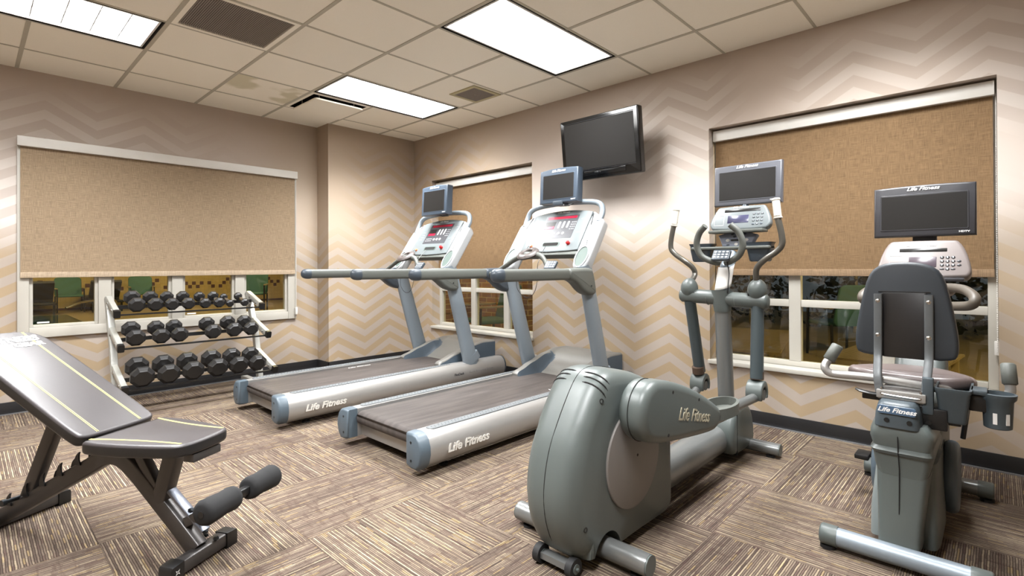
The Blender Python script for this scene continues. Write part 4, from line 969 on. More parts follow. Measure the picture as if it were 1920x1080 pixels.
# wheel-arch opening round the rear bar
b = MB(); b.tube([(1.42, CY-.2, .02), (1.42, CY-.055, .02), (1.42, CY-.054, .02)], [(.105, .115), (.085, .09), (.001, .001)], 40); b.tube([(1.42, CY+.2, .02), (1.42, CY+.055, .02), (1.42, CY+.054, .02)], [(.105, .115), (.085, .09), (.001, .001)], 40)
cut = b.build('cutter', 'shell', EL); cut.location = LE
md = body.modifiers.new('arch', 'BOOLEAN'); md.operation = 'DIFFERENCE'; md.solver = 'EXACT'; md.object = cut
bpy.context.view_layer.update(); dg = bpy.context.evaluated_depsgraph_get()
nm = bpy.data.meshes.new_from_object(body.evaluated_get(dg)); body.modifiers.clear(); body.data = nm; nm.set_sharp_from_angle(angle=math.radians(50)); bpy.data.objects.remove(cut)
def proj_to(p, d):
    h = tree.ray_cast(V(p)-V(d).normalized()*.6, V(d).normalized()); return (h[0], h[1]) if h[0] else (V(p), -V(d).normalized())
# centre seam, following the shell
b = MB(); pts = []
for x, z in [(1.92, .55), (1.80, .66), (1.66, .715), (1.55, .74), (1.46, .76), (1.39, .72), (1.32, .66), (1.24, .56), (1.19, .46), (1.15, .34), (1.15, .22), (1.19, .12), (1.25, .05)]:
    q, n = proj_to((x, CY, z), (1.56-x, 0, .34-z)); pts.append(q)
b.tube(pts, .0018, 6, smooth=3); eb(b, 'seam', 'dark', body)
for s in (-1, 1):
    for k in range(3):
        b = MB(); pts = []
        for j in range(9):
            u = j/8; x = 1.42+.035*u-.014*k; z = .722-.026*k-.045*u-.012*u*u; y = CY+s*(.018+.085*u)
            q, n = proj_to((x, y, z), (.40, -s*.50, -.62)); pts.append(q)
        b.tube(pts, [(.001, .001)]+[(.0036, .0036)]*7+[(.001, .001)], 8); eb(b, 'vent_slot', 'dark', body)
for p_ in ((1.395, CY-.10, .63), (1.29, CY-.09, .18)):
    q, n = proj_to(p_, (.25, .5, -.05)); M = Matrix.Translation(q) @ n.to_track_quat('Z', 'Y').to_matrix().to_4x4()
    b = MB(); b.lathe([(.010, -.003), (.010, .0012), (.007, .0015), (.006, -.001)], M, 16); eb(b, 'screw_hole', 'dark', body)
# crank disc, both sides
for s in (-1, 1):
    y0 = CY+s*.123
    b = MB(); b.slab(oval(.205, .205, 48, 1.61, .362), (0, y0, 0), (1, 0, 0), (0, 0, 1), (0, s, 0), 0, .012, .004, 2); dk = eb(b, 'crank_disc', 'shell_light', smooth=60)
    b = MB(); b.slab(oval(.006, .006, 12, 1.63, .365), (0, y0, 0), (1, 0, 0), (0, 0, 1), (0, s, 0), .01, .0125, .0005, 1); eb(b, 'disc_hole', 'dark', dk)
# pedal arms
def pedal_arm(s, cx, cz, ex, ez, jx, jz):
    y0 = CY+s*.140; y1 = CY+s*.262
    d = V((ex-cx, ez-cz)).normalized(); nn = V((-d.y, d.x)); C = V((cx, cz)); E_ = V((ex, ez)); ol = []
    R0 = .122
    for i in range(13):
        a = PI/2+PI*i/12; v = d*math.cos(a)+nn*math.sin(a); ol.append(tuple(C+v*R0))
    ol += [tuple(C+d*.12-nn*.122), tuple(E_-d*.06-nn*.074), tuple(E_-nn*.050), tuple(E_+d*.02-nn*.02), tuple(E_+d*.02+nn*.035), tuple(E_-d*.02+nn*.060), tuple(C+d*.35+nn*.112), tuple(C+d*.12+nn*.130)]
    b = MB(); b.slab(smooth2d(ol, 2), (0, y0, 0), (1, 0, 0), (0, 0, 1), (0, s, 0), 0, abs(y1-y0), .036, 6); ar = eb(b, 'pedal_arm', 'shell', smooth=60)
    b = MB(); q = [V((C+v_*(R0+.0012)).to_tuple()) for v_ in (d*math.cos(a)+nn*math.sin(a) for a in (PI*.42+PI*1.16*i/20 for i in range(21)))]
    b.tube([(v_.x, y0+s*.052, v_.y) for v_ in q], .0016, 6); eb(b, 'seam', 'dark', ar)
    for ox, oz in ((C+d*.10+nn*.085), (C+d*.10-nn*.085), (C+d*.36+nn*.07)):
        b = MB(); b.slab(oval(.007, .007, 14, ox, oz), (0, y0, 0), (1, 0, 0), (0, 0, 1), (0, s, 0), abs(y1-y0)-.01, abs(y1-y0)+.0006, .0004, 1); eb(b, 'screw_hole', 'dark', ar)
    if s < 0: text('Life Fitness', .075, 'logogold', ar, 'logo', (*(C+d*.33-nn*.0), 0)[:1]+(y1-.0006, (C+d*.33).y), (d.x, 0, d.y), (nn.x, 0, nn.y), .0012, .30, .0008, .95)
    # pedal tray
    yc = CY+s*.205; px_, pz = ex+.13, ez+.005
    b = MB(); ro, ri = oval(.165, .078, 36, px_, yc), oval(.150, .063, 36, px_, yc)
    rr = [[(x, y, z) for x, y in R_] for R_, z in ((oval(.130, .055, 36, px_, yc), pz-.030), (ro, pz-.022), (ro, pz+.030), (ri, pz+.032), (ri, pz-.010), (oval(.02, .01, 36, px_, yc), pz-.010))]
    b.loft(rr); eb(b, 'foot_pedal', 'gripgrey', smooth=50)
    b = MB(); b.tube([(ex-.02, yc, ez-.03), (px_+.12, yc, pz-.045), (px_+.20, yc, pz-.030), (jx-.02, yc, jz-.01)], .026, 14, smooth=4); eb(b, 'pedal_link', 'tubegrey', smooth=60)
MT['logogold'] = plain('pale gold print', (176, 168, 146), .5)
pedal_arm(-1, 1.575, .575, 2.18, .425, 2.86, .40)
pedal_arm(1, 1.71, .16, 2.30, .255, 3.03, .36)
# main rail, housing at the mast, bars
b = MB(); b.tube([(1.85, CY, .125), (2.83, CY, .125)], [(.080, .082)]*2, 32, p=2.3); eb(b, 'main_rail', 'tubegrey', smooth=60)
b = MB(); b.slab(smooth2d([(2.76, .035), (2.73, .10), (2.735, .20), (2.77, .275), (2.84, .315), (2.97, .315), (3.04, .28), (3.09, .18), (3.10, .035)], 2), (0, CY-.115, 0), (1, 0, 0), (0, 0, 1), (0, 1, 0), 0, .23, .03, 4); mh = eb(b, 'mast_housing', 'shell', smooth=50)
b = MB(); b.box(2.80, 2.803, CY-.1165, CY+.1165, .04, .316); eb(b, 'seam', 'dark', mh, smooth=0)
def floor_bar(x, y0, y1, r, cap=None, z=None):
    z = z or r+.014
    b = MB(); b.cyl((x, y0, z), (x, y1, z), r, 28); br = eb(b, 'floor_bar', 'tubegrey', smooth=50)
    for y, s in ((y0, -1), (y1, 1)):
        b = MB(); b.cyl((x, y, z), (x, y+s*.006, z), r*.96, 24); eb(b, 'bar_cap', cap or 'shell', br)
        b = MB(); b.cyl((x, y-s*.05, 0), (x, y-s*.05, .010), .026, 18); b.cyl((x, y-s*.05, .008), (x, y-s*.05, .03), .008, 8); eb(b, 'levelling_foot', 'rubber', br)
floor_bar(1.43, -4.835, -4.20, .040); floor_bar(3.035, -4.815, -4.27, .036)
for y in (-4.62, -4.465):
    b = MB(); b.cyl((1.255, y-.014, .036), (1.255, y+.014, .036), .036, 24); wh = eb(b, 'transport_wheel', 'rubber', smooth=50)
    b = MB(); b.cyl((1.255, y-.017, .036), (1.255, y+.017, .036), .018, 18); b.cyl((1.255, y-.026, .036), (1.255, y+.0, .036), .006, 10); eb(b, 'hub', 'shell', wh)
b = MB(); b.box(1.235, 1.275, -4.605, -4.48, .026, .05); eb(b, 'wheel_bracket', 'tubegrey')
# mast
MXc = 2.90
b = MB(); b.tube([(2.945, CY, .25), (2.885, CY, .95)], .047, 24); eb(b, 'mast', 'tubegrey', smooth=60)
b = MB(); b.tube([(2.885, CY, .94), (2.90, CY, 1.04), (2.95, CY-.005, 1.14), (3.03, CY-.01, 1.22)], [.042, .042, .040, .036], 20, smooth=4); eb(b, 'upper_mast', 'steel', smooth=60)
b = MB(); b.tube([(2.885, CY-.265, .937), (2.885, CY-.262, .937), (2.885, CY-.25, .937), (2.885, CY-.05, .945), (2.885, CY+.05, .952), (2.885, CY+.25, .96), (2.885, CY+.262, .96), (2.885, CY+.265, .96)], [.026, .036, .044, .044, .044, .044, .036, .026], 26); ca = eb(b, 'cross_arm', 'shell', smooth=60)
b = MB(); b.tube([(2.89, CY, .875), (2.885, CY, .90), (2.885, CY, .955), (2.888, CY, .995)], [.050, .052, .056, .066], 26); eb(b, 'mast_collar', 'shell', smooth=60)
for yy in (-.085, .085):
    b = MB(); b.cyl((2.885, CY+yy-.0015, .945+yy*.04), (2.885, CY+yy+.0015, .945+yy*.04), .0446, 26); eb(b, 'seam', 'tubegrey', ca)
for yy in (-.235, -.165, .165, .235):
    b = MB(); b.cyl((2.858, CY+yy, .975), (2.850, CY+yy, .983), .0065, 12); eb(b, 'screw_hole', 'dark', ca)
for s, jx, jz, hx in ((-1, 2.86, .405, 2.83), (1, 3.03, .365, 2.93)):
    y = CY+s*.205
    b = MB(); b.tube([(2.885, y, .93), (jx, y, jz+.09)], [(.035, .035), (.036, .036)], 22); lv = eb(b, 'swing_lever', 'lever', smooth=60)
    dd = (V((jx, y, jz))-V((2.885, y, .93))).normalized(); J = V((jx, y, jz))
    b = MB(); b.tube([J-dd*.13, J-dd*.085], [.037, .037], 22); eb(b, 'lever_collar', 'brown', lv)
    # fork joint: open arch around the link end
    b = MB(); n = 14; ro = [(jx+.062*math.cos(a), jz+.01+.07*math.sin(a)) for a in (PI*(-.18+1.36*i/n) for i in range(n+1))]; ri = [(jx+.040*math.cos(a), jz+.0+.045*math.sin(a)) for a in (PI*(-.18+1.36*i/n) for i in range(n+1))]
    b.slab(ro+ri[::-1], (0, y-.045, 0), (1, 0, 0), (0, 0, 1), (0, 1, 0), 0, .09, .006, 2); eb(b, 'joint_cover', 'shell', smooth=50)
    b = MB(); b.cyl((jx, y-.04, jz), (jx, y+.04, jz), .030, 20); b.ball((jx, y, jz), .036, 16, 10); eb(b, 'joint', 'lever', smooth=60)
    b = MB(); b.ball((2.88, y, 1.005), .053, 24, 14, (1, 1, 1.22)); eb(b, 'lever_knuckle', 'shell', smooth=60)
    hp = [(2.88, y, 1.03), (hx+.03, y, 1.09), (hx+.02, CY+s*.215, 1.135), (hx, CY+s*.262, 1.18), (hx, CY+s*.325, 1.225), (hx, CY+s*.352, 1.262), (hx, CY+s*.352, 1.315), (hx, CY+s*.335, 1.40), (hx+.01, CY+s*.325, 1.44)]
    b = MB(); b.tube(hp, .0165, 16, smooth=6); eb(b, 'swing_handle', 'handletube', smooth=60)
    e0, e1 = V(hp[-2])*.85+V(hp[-1])*.15, V((hx+.012, CY+s*.318, 1.525)); g = MB(); g.tube([e0, e0.lerp(e1, .03), e0.lerp(e1, .08), e0.lerp(e1, .1), e0.lerp(e1, .88), e0.lerp(e1, .9), e0.lerp(e1, .98), e1], [.016, .0235, .0235, .0205, .0205, .0235, .022, .016], 20); gr = eb(g, 'hand_grip', 'gripcream', smooth=50)
    g = MB(); g.tube([e0.lerp(e1, .14)+V((-.004, 0, 0)), e0.lerp(e1, .85)+V((-.004, 0, 0))], .0195, 18); eb(g, 'pulse_plate', 'plate', gr)
# console
W = V((.34, 0, .94)).normalized(); N = V((-.94, 0, .34)).normalized(); U = V((0, -1, 0)); C0 = V((3.06, -4.575, 1.375))
def epoly(name, ol, n0, n1, r, m, par=None, O=None, st=3, sm=50):
    b = MB(); b.slab(ol, O or C0, U, W, N, n0, n1, r, st); return eb(b, name, m, par, smooth=sm)
def erect(name, m, x0, x1, z0, z1, n1, par, O=None, r=.003):
    r = min(r, (z1-z0)*.4, (x1-x0)*.4); return epoly(name, rrect(x1-x0, z1-z0, r, 3, (x0+x1)/2, (z0+z1)/2), -.001, n1, .0005, m, par, O, 1)
cons = epoly('console', smooth2d([(-.155, .0), (-.182, .02), (-.190, .06), (-.150, .155), (-.13, .165), (.13, .165), (.150, .155), (.190, .06), (.182, .02), (.155, 0)], 1), -.05, 0, .012, 'panel')
erect('message_display', 'screen', -.10, .12, .122, .142, .001, cons); erect('program_display', 'bluescreen', -.075, .055, .045, .098, .001, cons)
erect('key_frame', 'pod', -.160, -.096, .03, .034, .0008, cons); erect('key_frame', 'pod', -.160, -.096, .10, .104, .0008, cons); erect('key_frame', 'pod', -.160, -.156, .03, .104, .0008, cons); erect('key_frame', 'pod', -.10, -.096, .03, .104, .0008, cons)
for i in range(4):
    for j in range(3):
        epoly('number_key', oval(.0085, .0065, 12, .085+.024*j, .033+.023*i), 0, .002, .0006, 'capdark', cons, None, 1); text(str(max(0, 10-3*i-(3-j)) if i else 0), .011, 'white', cons, 'digit', C0+U*(.085+.024*j)+W*(.033+.023*i)+N*.0026, U, W, .0002) if (i or j == 1) else None
text('Life Fitness', .018, 'white', cons, 'logo', C0+U*0+W*.153+N*.001, U, W, .0005, .35, .0005, 1.2)
b = MB(); b.box(2.99, 3.10, -4.575-.165, -4.575+.165, 1.352, 1.372, bev=.006); eb(b, 'reading_ledge', 'gripgrey')
O2 = V((3.03, -4.57, 1.265))
lp = epoly('lower_panel', smooth2d([(-.085, 0), (-.095, .03), (-.13, .10), (.13, .10), (.095, .03), (.085, 0)], 1), -.04, 0, .008, 'panel2', None, O2)
for x, z, m in ((-.03, .085, 'capdark'), (-.005, .088, 'cup'), (.02, .088, 'cup'), (.045, .085, 'capdark'), (-.015, .068, 'capdark'), (.01, .068, 'cup'), (.035, .068, 'capdark')): epoly('round_key', oval(.010, .006, 12, x, z), 0, .002, .0006, m, lp, O2, 1)
for x, z in ((-.055, .045), (.06, .045), (0, .018)): epoly('round_key', oval(.012, .010, 14, x, z), 0, .002, .0006, 'white', lp, O2, 1)
erect('heart_display', 'screen', -.035, .035, .038, .052, .001, lp, O2)
for x in (-.05, .05): epoly('small_key', oval(.011, .005, 12, x, .014), 0, .002, .0006, 'capdark', lp, O2, 1)
# cup-holder tray
b = MB(); b.slab(rrect(.12, .49, .02, 4, 3.06, -4.53), (0, 0, 0), (1, 0, 0), (0, 1, 0), (0, 0, 1), 1.248, 1.268, .006, 2); eb(b, 'accessory_tray', 'gripgrey', smooth=50)
for yc, w in ((-4.345, .075), (-4.705, .075)):
    b = MB(); q = lambda w_, d_, z_: [(x, y, z_) for x, y in rrect(d_, w_, .02, 3, 3.065, yc)]
    b.loft([q(.10, .08, 1.172), q(.115, .085, 1.18), q(.14, .10, 1.25), q(.14, .10, 1.272), q(.155, .112, 1.29), q(.125, .085, 1.29), q(.11, .07, 1.20), q(.01, .01, 1.20)]); eb(b, 'cup_holder', 'capdark', smooth=50)
# fixed bullhorn handles
for s in (-1, 1):
    b = MB(); b.tube([(2.90, CY+s*.02, 1.165), (2.87, CY+s*.06, 1.175), (2.85, CY+s*.115, 1.21), (2.84, CY+s*.138, 1.275), (2.83, CY+s*.118, 1.345), (2.82, CY+s*.075, 1.39)], .019, 16, smooth=6); eb(b, 'fixed_grip', 'gripgrey', smooth=60)
b = MB(); b.slab(rrect(.105, .075, .01), (2.835, -4.553, 1.215), (0, -1, 0), (.6, 0, .8), (-.8, 0, .6), -.022, 0, .005, 2); rk = eb(b, 'remote_keypad', 'capdark')
for i in range(4):
    for j in range(3):
        c = V((2.835, -4.553, 1.215))+V((0, -1, 0))*(-.035+.0235*i)+V((.6, 0, .8))*(-.021+.02*j); b = MB(); b.slab(oval(.009, .0065, 10), c, (0, -1, 0), (.6, 0, .8), (-.8, 0, .6), -.001, .002, .0005, 1); eb(b, 'key', 'pod', rk)
mo = monitor(EL, (3.14-1.43, -4.60-CY, 1.668), .415, .262, .045, 'bezel_grey', tilt=3, arch=0., asp=(.345, .185))
b = MB(); b.tube([(3.12, -4.58, 1.47), (3.17, -4.59, 1.56), (3.19, -4.60, 1.62)], .02, 12); b.box(3.16, 3.20, -4.66, -4.52, 1.58, 1.70, bev=.005); eb(b, 'monitor_bracket', 'capdark')
b = MB(); b.tube([(2.86, CY-.04, 1.17), (2.858, CY-.052, 1.10), (2.84, CY-.052, 1.02), (2.842, CY-.05, .98)], .003, 8, smooth=4); eb(b, 'cable', 'black')
# paper sheet taped round the upper mast
b = MB(); n = 12; rows = []
for k in range(7):
    u = k/6; c = V((2.892, CY, 1.015)).lerp(V((2.938, CY-.004, 1.150)), u)
    rows.append([V((c.x-.006-.050*math.cos(a), c.y-.050*math.sin(a), c.z-.014*math.cos(a)+.006*math.sin(a)*(1-u))) for a in (math.radians(-38+165*i/n) for i in range(n+1))])
vs_ = [[b.bm.verts.new(q) for q in r] for r in rows]
for a_, c_ in zip(vs_, vs_[1:]):
    for i in range(n): b.face([a_[i], a_[i+1], c_[i+1], c_[i]])
pp = b.build('paper_sheet', 'paperwhite', None, smooth=60); tag(pp, 'white paper sheet wrapped round the mast of the elliptical trainer', 'paper')
sm_ = pp.modifiers.new('thick', 'SOLIDIFY'); sm_.thickness = .0006

# ------------------------------------------------------------------ recumbent exercise bike
BC = -5.485
BK = empty('exercise_bike', (2.13, BC, 0)); tag(BK, 'grey recumbent exercise bike seen from behind its black backrest', 'exercise bike')
LB = (-2.13, -BC, 0)
def bb(b, name, m=None, par=None, **k):
    o = b.build(name, m, par or BK, **k)
    if par is None: o.location = LB
    return o
for x, y0, y1, m in ((2.13, -5.695, -5.285, 'steel'), (3.12, -5.69, -5.28, 'tubegrey')):
    b = MB(); b.cyl((x, y0, .052), (x, y1, .052), .036, 28); br = bb(b, 'floor_bar', m, smooth=60)
    for y, s in ((y0, -1), (y1, 1)):
        b = MB(); b.tube([(x, y-s*.004, .052), (x, y+s*.05, .052), (x, y+s*.056, .052)], [.040, .040, .034], 28); bb(b, 'end_cap', 'shell', br, smooth=50)
        b = MB(); b.cyl((x, y+s*.03, 0), (x, y+s*.03, .014), .028, 18); bb(b, 'levelling_foot', 'rubber', br)
b = MB(); b.box(2.19, 3.12, BC-.035, BC+.035, .03, .10, bev=.01); bb(b, 'base_beam', 'steel')
# rear shroud: stacked sections, seen face-on from behind
def sect(x0, x1, y0, y1, z, p=4.): 
    n = 28; return [((x0+x1)/2+(x1-x0)/2*sp(math.cos(a), p), (y0+y1)/2+(y1-y0)/2*sp(math.sin(a), p), z) for a in (2*PI*i/n for i in range(n))]
def shroud(name, rows, m, p=4., sm=50, par=None):
    b = MB(); b.loft([sect(*r, p) for r in rows]); return bb(b, name, m, par, smooth=sm)
# rows: x0 (towards the viewer), x1, y0, y1, z
sh = shroud('rear_shroud', [(2.140, 2.55, -5.552, -5.416, .078), (2.145, 2.55, -5.553, -5.416, .12), (2.165, 2.55, -5.562, -5.412, .22), (2.180, 2.56, -5.574, -5.408, .345)], 'shell', 9)
shroud('rear_shroud_waist', [(2.178, 2.56, -5.570, -5.412, .335), (2.176, 2.56, -5.578, -5.402, .37), (2.162, 2.56, -5.586, -5.396, .432)], 'shell', 9)
shroud('rear_shroud_ledge', [(2.158, 2.56, -5.590, -5.394, .420), (2.150, 2.56, -5.592, -5.390, .432), (2.165, 2.56, -5.586, -5.396, .445), (2.158, 2.56, -5.592, -5.388, .475), (2.155, 2.56, -5.592, -5.390, .505), (2.168, 2.56, -5.568, -5.400, .535)], 'shell', 8)
bx_ = shroud('badge_housing', [(2.150, 2.50, -5.556, -5.404, .525), (2.152, 2.50, -5.550, -5.408, .575), (2.158, 2.50, -5.542, -5.416, .606), (2.172, 2.50, -5.530, -5.426, .618)], 'bikeplastic', 7)
b = MB(); b.slab(rrect(.118, .032, .008, 4, 0, 0), (2.1515, BC+.004, .592), (0, -1, 0), (.12, 0, .99), (-.99, 0, .12), -.002, .004, .001, 1); bd = bb(b, 'badge', 'bluebadge', bx_)
text('Life Fitness', .024, 'white', bd, 'logo', (2.147, BC+.004, .592), (0, -1, 0), (.12, 0, .99), .0008, .35, .0006, 1.1)
for y in (-.035, .035):
    b = MB(); b.cyl((2.148, BC+y, .552), (2.1515, BC+y, .552), .0085, 16); bb(b, 'screw_hole', 'dark', bx_)
b = MB(); b.tube([(2.159, BC+.002, .50), (2.152, BC, .432), (2.176, BC-.001, .36), (2.162, BC-.001, .2), (2.157, BC, .06)], .0022, 6, up=(0, 1, 0)); bb(b, 'seam', 'dark', sh)
shroud('side_fairing', [(2.27, 2.70, -5.470, -5.372, .045), (2.27, 2.70, -5.470, -5.374, .16), (2.32, 2.70, -5.47, -5.388, .34)], 'sidegrey', 7)
shroud('side_fairing', [(2.27, 2.70, -5.597, -5.50, .045), (2.27, 2.70, -5.597, -5.50, .13), (2.32, 2.70, -5.588, -5.50, .36)], 'shell', 5)
# drive housing in front, wide and round
b = MB(); ol = smooth2d([(2.45, .05), (2.42, .20), (2.50, .34), (2.66, .44), (2.82, .58), (2.92, .74), (3.02, .76), (3.08, .62), (3.12, .40), (3.10, .14), (3.04, .06)], 2)
b.slab(ol, (0, BC-.10, 0), (1, 0, 0), (0, 0, 1), (0, 1, 0), 0, .20, .04, 5); bb(b, 'drive_housing', 'shell', smooth=60)
for s in (-1, 1):
    b = MB(); b.slab(oval(.155, .155, 40, 2.72, .21), (0, BC+s*.098, 0), (1, 0, 0), (0, 0, 1), (0, s, 0), 0, .055, .025, 4); bb(b, 'crank_cover', 'caps', smooth=60)
    a = PI/2 if s < 0 else -PI/2
    b = MB(); b.tube([(2.82, BC+s*.16, .36), (2.82+.17*math.cos(a), BC+s*.18, .36+.17*math.sin(a))], [(.014, .010)]*2, 12); ck = bb(b, 'crank', 'black')
    b = MB(); b.box(2.82+.17*math.cos(a)-.05, 2.82+.17*math.cos(a)+.05, BC+s*.19-.0, BC+s*.25, .35+.17*math.sin(a), .375+.17*math.sin(a), bev=.006) if s > 0 else b.box(2.82+.17*math.cos(a)-.05, 2.82+.17*math.cos(a)+.05, BC-.25, BC-.19, .35+.17*math.sin(a), .375+.17*math.sin(a), bev=.006); bb(b, 'foot_pedal', 'black', ck)
# seat rail, seat, backrest
b = MB(); b.box(2.22, 2.76, BC-.04, BC+.04, .50, .60, bev=.01); bb(b, 'seat_rail', 'silver')
b = MB(); b.box(2.235, 2.52, BC-.075, BC+.075, .612, .640, bev=.004); b.box(2.225, 2.245, BC-.078, BC+.078, .618, .650, bev=.003); bb(b, 'seat_carriage', 'silver')
b = MB(); b.tube([(2.235, BC+.062, .66), (2.228, BC+.062, .638), (2.226, BC+.05, .633), (2.226, BC-.05, .630), (2.228, BC-.062, .634), (2.235, BC-.062, .658)], .0045, 8, smooth=3); bb(b, 'release_bail', 'chrome', smooth=60)
def seat_ol(): return smooth2d([(2.38, .10), (2.40, .18), (2.46, .225), (2.56, .205), (2.74, .10), (2.78, 0), (2.74, -.10), (2.56, -.205), (2.46, -.225), (2.40, -.18), (2.38, -.10), (2.40, 0)], 2)
b = MB(); b.slab(seat_ol(), (0, BC, 0), (1, 0, 0), (0, 1, 0), (0, 0, 1), .630, .680, .022, 5)
for v in b.bm.verts: v.co.z += .9*((v.co.y-BC)**2)*.35 + (.012 if v.co.x < 2.45 else 0)
bb(b, 'seat_cushion', 'bikeseat', smooth=60)
ol = [(.0, .395), (.055, .391), (.10, .372), (.125, .33), (.145, .24), (.163, .13), (.168, .07), (.165, .03), (.155, .012), (.10, .003), (0, .018)]
ol = ol+[(-x, z) for x, z in ol[::-1][1:-1]]
OB = V((2.335, BC-.002, .765)); WB = V((.035, 0, 1)).normalized(); NB = V((-1, 0, .035)).normalized()
b = MB(); b.slab(smooth2d(ol, 1), OB, (0, -1, 0), WB, NB, -.055, .012, .014, 4)
bk = bb(b, 'backrest', 'padback', smooth=60)
b = MB(); b.slab(rrect(.150, .268, .01, 3, 0, .138), OB, (0, -1, 0), WB, NB, .0, .0135, .003, 2); bb(b, 'back_panel', 'leatherside', bk)
b = MB(); b.tube([OB+V((0, y, 0))+WB*(z)+NB*.012 for y, z in ((.085, .272), (-.085, .272))], .003, 8); bb(b, 'panel_edge', 'dark', bk)
for s, zb in ((1, .635), (-1, .60)):
    y = BC+s*.082
    b = MB(); b.tube([(2.250, y-s*.012, zb), (2.262, y-s*.004, .70), (2.305, y, .78), (2.312, y, .9), (2.316, y, 1.028)], [(.0145, .010)]*5, 16, up=(1, 0, 0), p=5, smooth=4); tb = bb(b, 'back_bracket', 'bracketgrey', smooth=45)
    for z in (1.0, .86):
        b = MB(); b.lathe([(.0085, 0), (.0085, .003), (.004, .006)], Matrix.Translation((2.307-.002+(z-.9)*.03, y, z)) @ rot('Y', -90), 14); bb(b, 'bolt', 'chrome', tb)
b = MB(); b.box(2.235, 2.268, BC-.100, BC-.066, .575, .715, bev=.006); bb(b, 'bracket_sleeve', 'bikeplastic')
b = MB(); b.tube([(2.33, BC+.235, .780), (2.305, BC+.268, .722), (2.295, BC+.272, .700), (2.295, BC+.258, .682), (2.30, BC+.225, .677), (2.305, BC+.09, .680), (2.34, BC-.09, .662), (2.44, BC-.16, .640), (2.485, BC-.25, .630), (2.48, BC-.295, .634), (2.48, BC-.312, .655), (2.485, BC-.311, .690), (2.50, BC-.306, .745)], .0165, 18, smooth=5); bb(b, 'side_handlebar', 'silver', smooth=60)
for p0, p1 in (((2.31, BC+.262, .732), (2.335, BC+.230, .798)), ((2.482, BC-.312, .682), (2.505, BC-.306, .762))):
    a0, a1 = V(p0), V(p1); b = MB(); b.tube([a0, a0.lerp(a1, .06), a0.lerp(a1, .94), a1], [.018, .0235, .0235, .018], 20); bb(b, 'hand_grip', 'gripgrey', smooth=50)
b = MB(); b.tube([(2.25, BC+.055, .625), (2.24, BC+.10, .628), (2.235, BC+.135, .634), (2.235, BC+.15, .640)], [(.012, .006), (.02, .006), (.018, .006), (.006, .004)], 12); b.box(2.25, 2.30, BC+.05, BC+.13, .60, .622, bev=.004); bb(b, 'seat_lever', 'black')
b = MB(); b.box(2.24, 2.30, BC-.14, BC-.06, .52, .60, bev=.005); b.cyl((2.236, BC-.085, .545), (2.242, BC-.085, .545), .009, 12); bb(b, 'side_clamp', 'black')
# accessory box and cup
def q4(w_, d_, z_, yc, xc, r=.012): return [(x, y, z_) for x, y in rrect(d_, w_, r, 3, xc, yc)]
b = MB(); b.loft([q4(.072, .18, .552, -5.640, 2.345), q4(.078, .19, .56, -5.640, 2.345), q4(.100, .21, .665, -5.640, 2.345), q4(.108, .218, .672, -5.640, 2.345), q4(.108, .218, .682, -5.640, 2.345), q4(.094, .20, .682, -5.640, 2.345), q4(.07, .17, .58, -5.640, 2.345), q4(.01, .02, .58, -5.640, 2.345)]); ab = bb(b, 'accessory_box', 'bikeplastic', smooth=45)
b = MB(); b.lathe([(.036, .545), (.040, .548), (.044, .645), (.052, .655), (.054, .672), (.046, .674), (.041, .64), (.036, .56), (.003, .556)], Matrix.Translation((2.33, -5.762, 0)), 36); cpx = bb(b, 'cup_holder', 'bikeplastic', smooth=50)
for a in (200, 250):
    b = MB(); a_ = math.radians(a-30); b.box(-.006, .006, -.0006, .0012, 0, .04, Matrix.Translation((2.33+.0418*math.cos(a_), -5.762+.0418*math.sin(a_), .565)) @ Matrix.Rotation(a_+PI/2, 4, 'Z')); bb(b, 'cup_slot', 'paperwhite', cpx)
b = MB(); b.box(2.285, 2.375, -5.735, -5.685, .664, .682, bev=.005); bb(b, 'tray_bridge', 'bikeplastic'); b = MB(); b.box(2.30, 2.42, -5.735, -5.68, .60, .662, bev=.006); b.box(2.33, 2.36, -5.66, -5.60, .525, .552, bev=.004); bb(b, 'accessory_bracket', 'black')
# console mast, steering loop, console, monitor
b = MB(); b.tube([(2.98, BC, .70), (3.03, BC, .88), (3.07, BC, 1.05)], [(.05, .06), (.045, .05), (.04, .045)], 20, smooth=4); bb(b, 'console_mast', 'shell', smooth=60)
for s in (-1, 1):
    b = MB(); b.tube([(2.99, BC+s*.03, 1.0), (2.93, BC+s*.09, 1.035), (2.84, BC+s*.16, 1.035), (2.77, BC+s*.20, 1.01), (2.74, BC+s*.205, .985), (2.76, BC+s*.185, .965), (2.84, BC+s*.12, .955), (2.98, BC+s*.03, .94)], .021, 16, smooth=5); bb(b, 'front_grip', 'tangrip', smooth=60)
W = V((.42, 0, .91)).normalized(); N = V((-.91, 0, .42)).normalized(); C0 = V((2.985, BC-.003, 1.085))
def bpoly(name, ol, n0, n1, r, m, par=None, O=None, st=3, sm=50):
    b = MB(); b.slab(ol, O or C0, U, W, N, n0, n1, r, st); return bb(b, name, m, par, smooth=sm)
def brect(name, m, x0, x1, z0, z1, n1, par, O=None, r=.003):
    r = min(r, (z1-z0)*.4, (x1-x0)*.4); return bpoly(name, rrect(x1-x0, z1-z0, r, 3, (x0+x1)/2, (z0+z1)/2), -.001, n1, .0005, m, par, O, 1)
cons = bpoly('console', smooth2d([(-.165, .0), (-.185, .02), (-.186, .06), (-.165, .15), (-.14, .20), (-.12, .208), (.12, .208), (.14, .20), (.165, .15), (.186, .06), (.185, .02), (.165, 0)], 1), -.06, 0, .014, 'consolebrown')
brect('message_display', 'screen', -.095, .095, .140, .160, .001, cons); brect('program_display', 'gridscreen', -.055, .055, .055, .112, .001, cons)
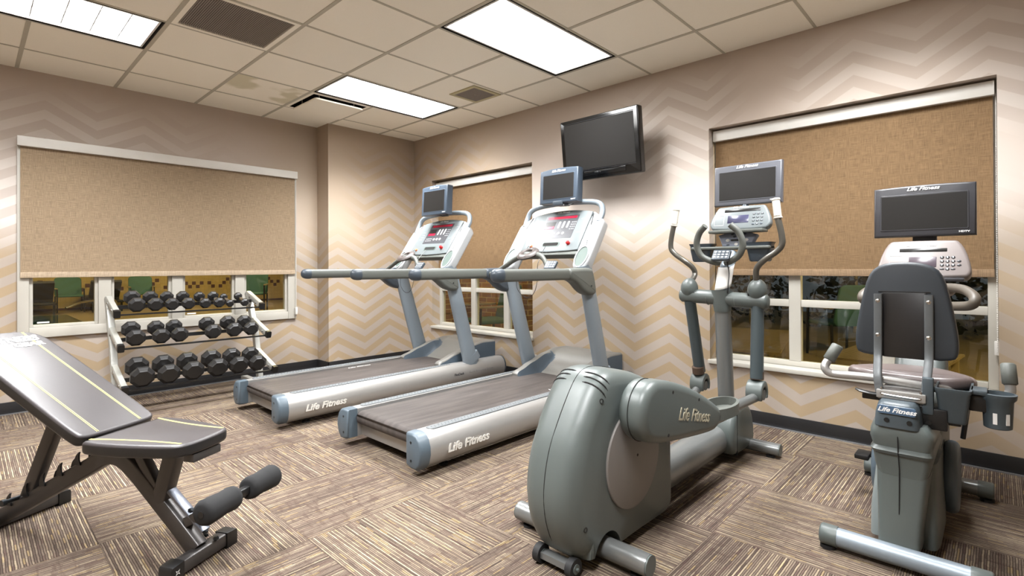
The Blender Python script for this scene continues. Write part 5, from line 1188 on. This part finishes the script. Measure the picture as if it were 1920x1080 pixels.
for x0, x1, z0, z1 in ((-.135, -.075, .118, .1205), (-.135, -.1335, .04, .12), (-.0765, -.075, .04, .12)): brect('key_frame', 'pod', x0, x1, z0, z1, .0008, cons)
for i in range(4):
    for j in range(3):
        ex_ = .076+.021*j; ez_ = .045+.021*i
        if i == 0 and j != 1: bpoly('wide_key', oval(.0095, .0045, 12, ex_, ez_), 0, .002, .0006, 'bezel_dark', cons, None, 1)
        else:
            bpoly('number_key', oval(.0082, .0078, 12, ex_, ez_), 0, .002, .0006, 'bezel_dark', cons, None, 1)
            text(str(0 if i == 0 else (3-i)*3+j+1), .012, 'white', cons, 'digit', C0+U*ex_+W*(ez_)+N*.0026, U, W, .0002, 0, .0003)
for k in (0, 1): bpoly('wide_key', oval(.0085, .006, 12, .140, .066+.021*k), 0, .002, .0006, 'bezel_dark', cons, None, 1)
text('Life Fitness', .024, 'white', cons, 'logo', C0+U*-.01+W*.180+N*.001, U, W, .0006, .35, .0006, 1.15)
b = MB(); b.box(2.93, 3.03, BC-.165, BC+.165, 1.066, 1.084, bev=.006); bb(b, 'reading_ledge', 'bezel_dark')
bpoly('lower_panel', smooth2d([(-.10, -.10), (-.165, -.01), (.165, -.01), (.10, -.10)], 1), -.05, -.01, .01, 'consolebrown')
mo = monitor(BK, (3.11-2.13, -5.483-BC, 1.425), .415, .262, .05, 'bezel_dark', tilt=3, arch=.006, asp=(.348, .178))
b = MB(); b.box(3.168, 3.20, BC-.05, BC+.05, 1.16, 1.40, bev=.006); b.box(3.06, 3.19, BC-.04, BC+.04, 1.14, 1.18, bev=.005); bb(b, 'monitor_bracket', 'black')
# ------------------------------------------------------------------ camera, world, view
cam = bpy.data.cameras.new('camera'); co = bpy.data.objects.new('camera', cam); COL.objects.link(co); scene.camera = co
f_, cy_, pi_, ro_, ya_ = 967.78, 495.80, .0040, -.0045, .81436
fw = V((math.sin(ya_)*math.cos(pi_), math.cos(ya_)*math.cos(pi_), math.sin(pi_))); rt = V((math.cos(ya_), -math.sin(ya_), 0)); up = rt.cross(fw)
r_ = rt*math.cos(ro_)+up*math.sin(ro_); u_ = -rt*math.sin(ro_)+up*math.cos(ro_)
co.matrix_world = Matrix(((r_.x, u_.x, -fw.x, -.2827), (r_.y, u_.y, -fw.y, -5.7687), (r_.z, u_.z, -fw.z, 1.1479), (0, 0, 0, 1)))
cam.sensor_width = 36; cam.lens = 36*f_/1920; cam.shift_y = -(540-cy_)/1920; cam.clip_start = .02
w = bpy.data.worlds.new('night'); scene.world = w; w.use_nodes = True
w.node_tree.nodes['Background'].inputs[0].default_value = (.10, .12, .16, 1); w.node_tree.nodes['Background'].inputs[1].default_value = .25
vs = scene.view_settings; vs.view_transform = 'Standard'; vs.look = 'None'; vs.gamma = 1; vs.exposure = 1.14; vs.use_curve_mapping = False
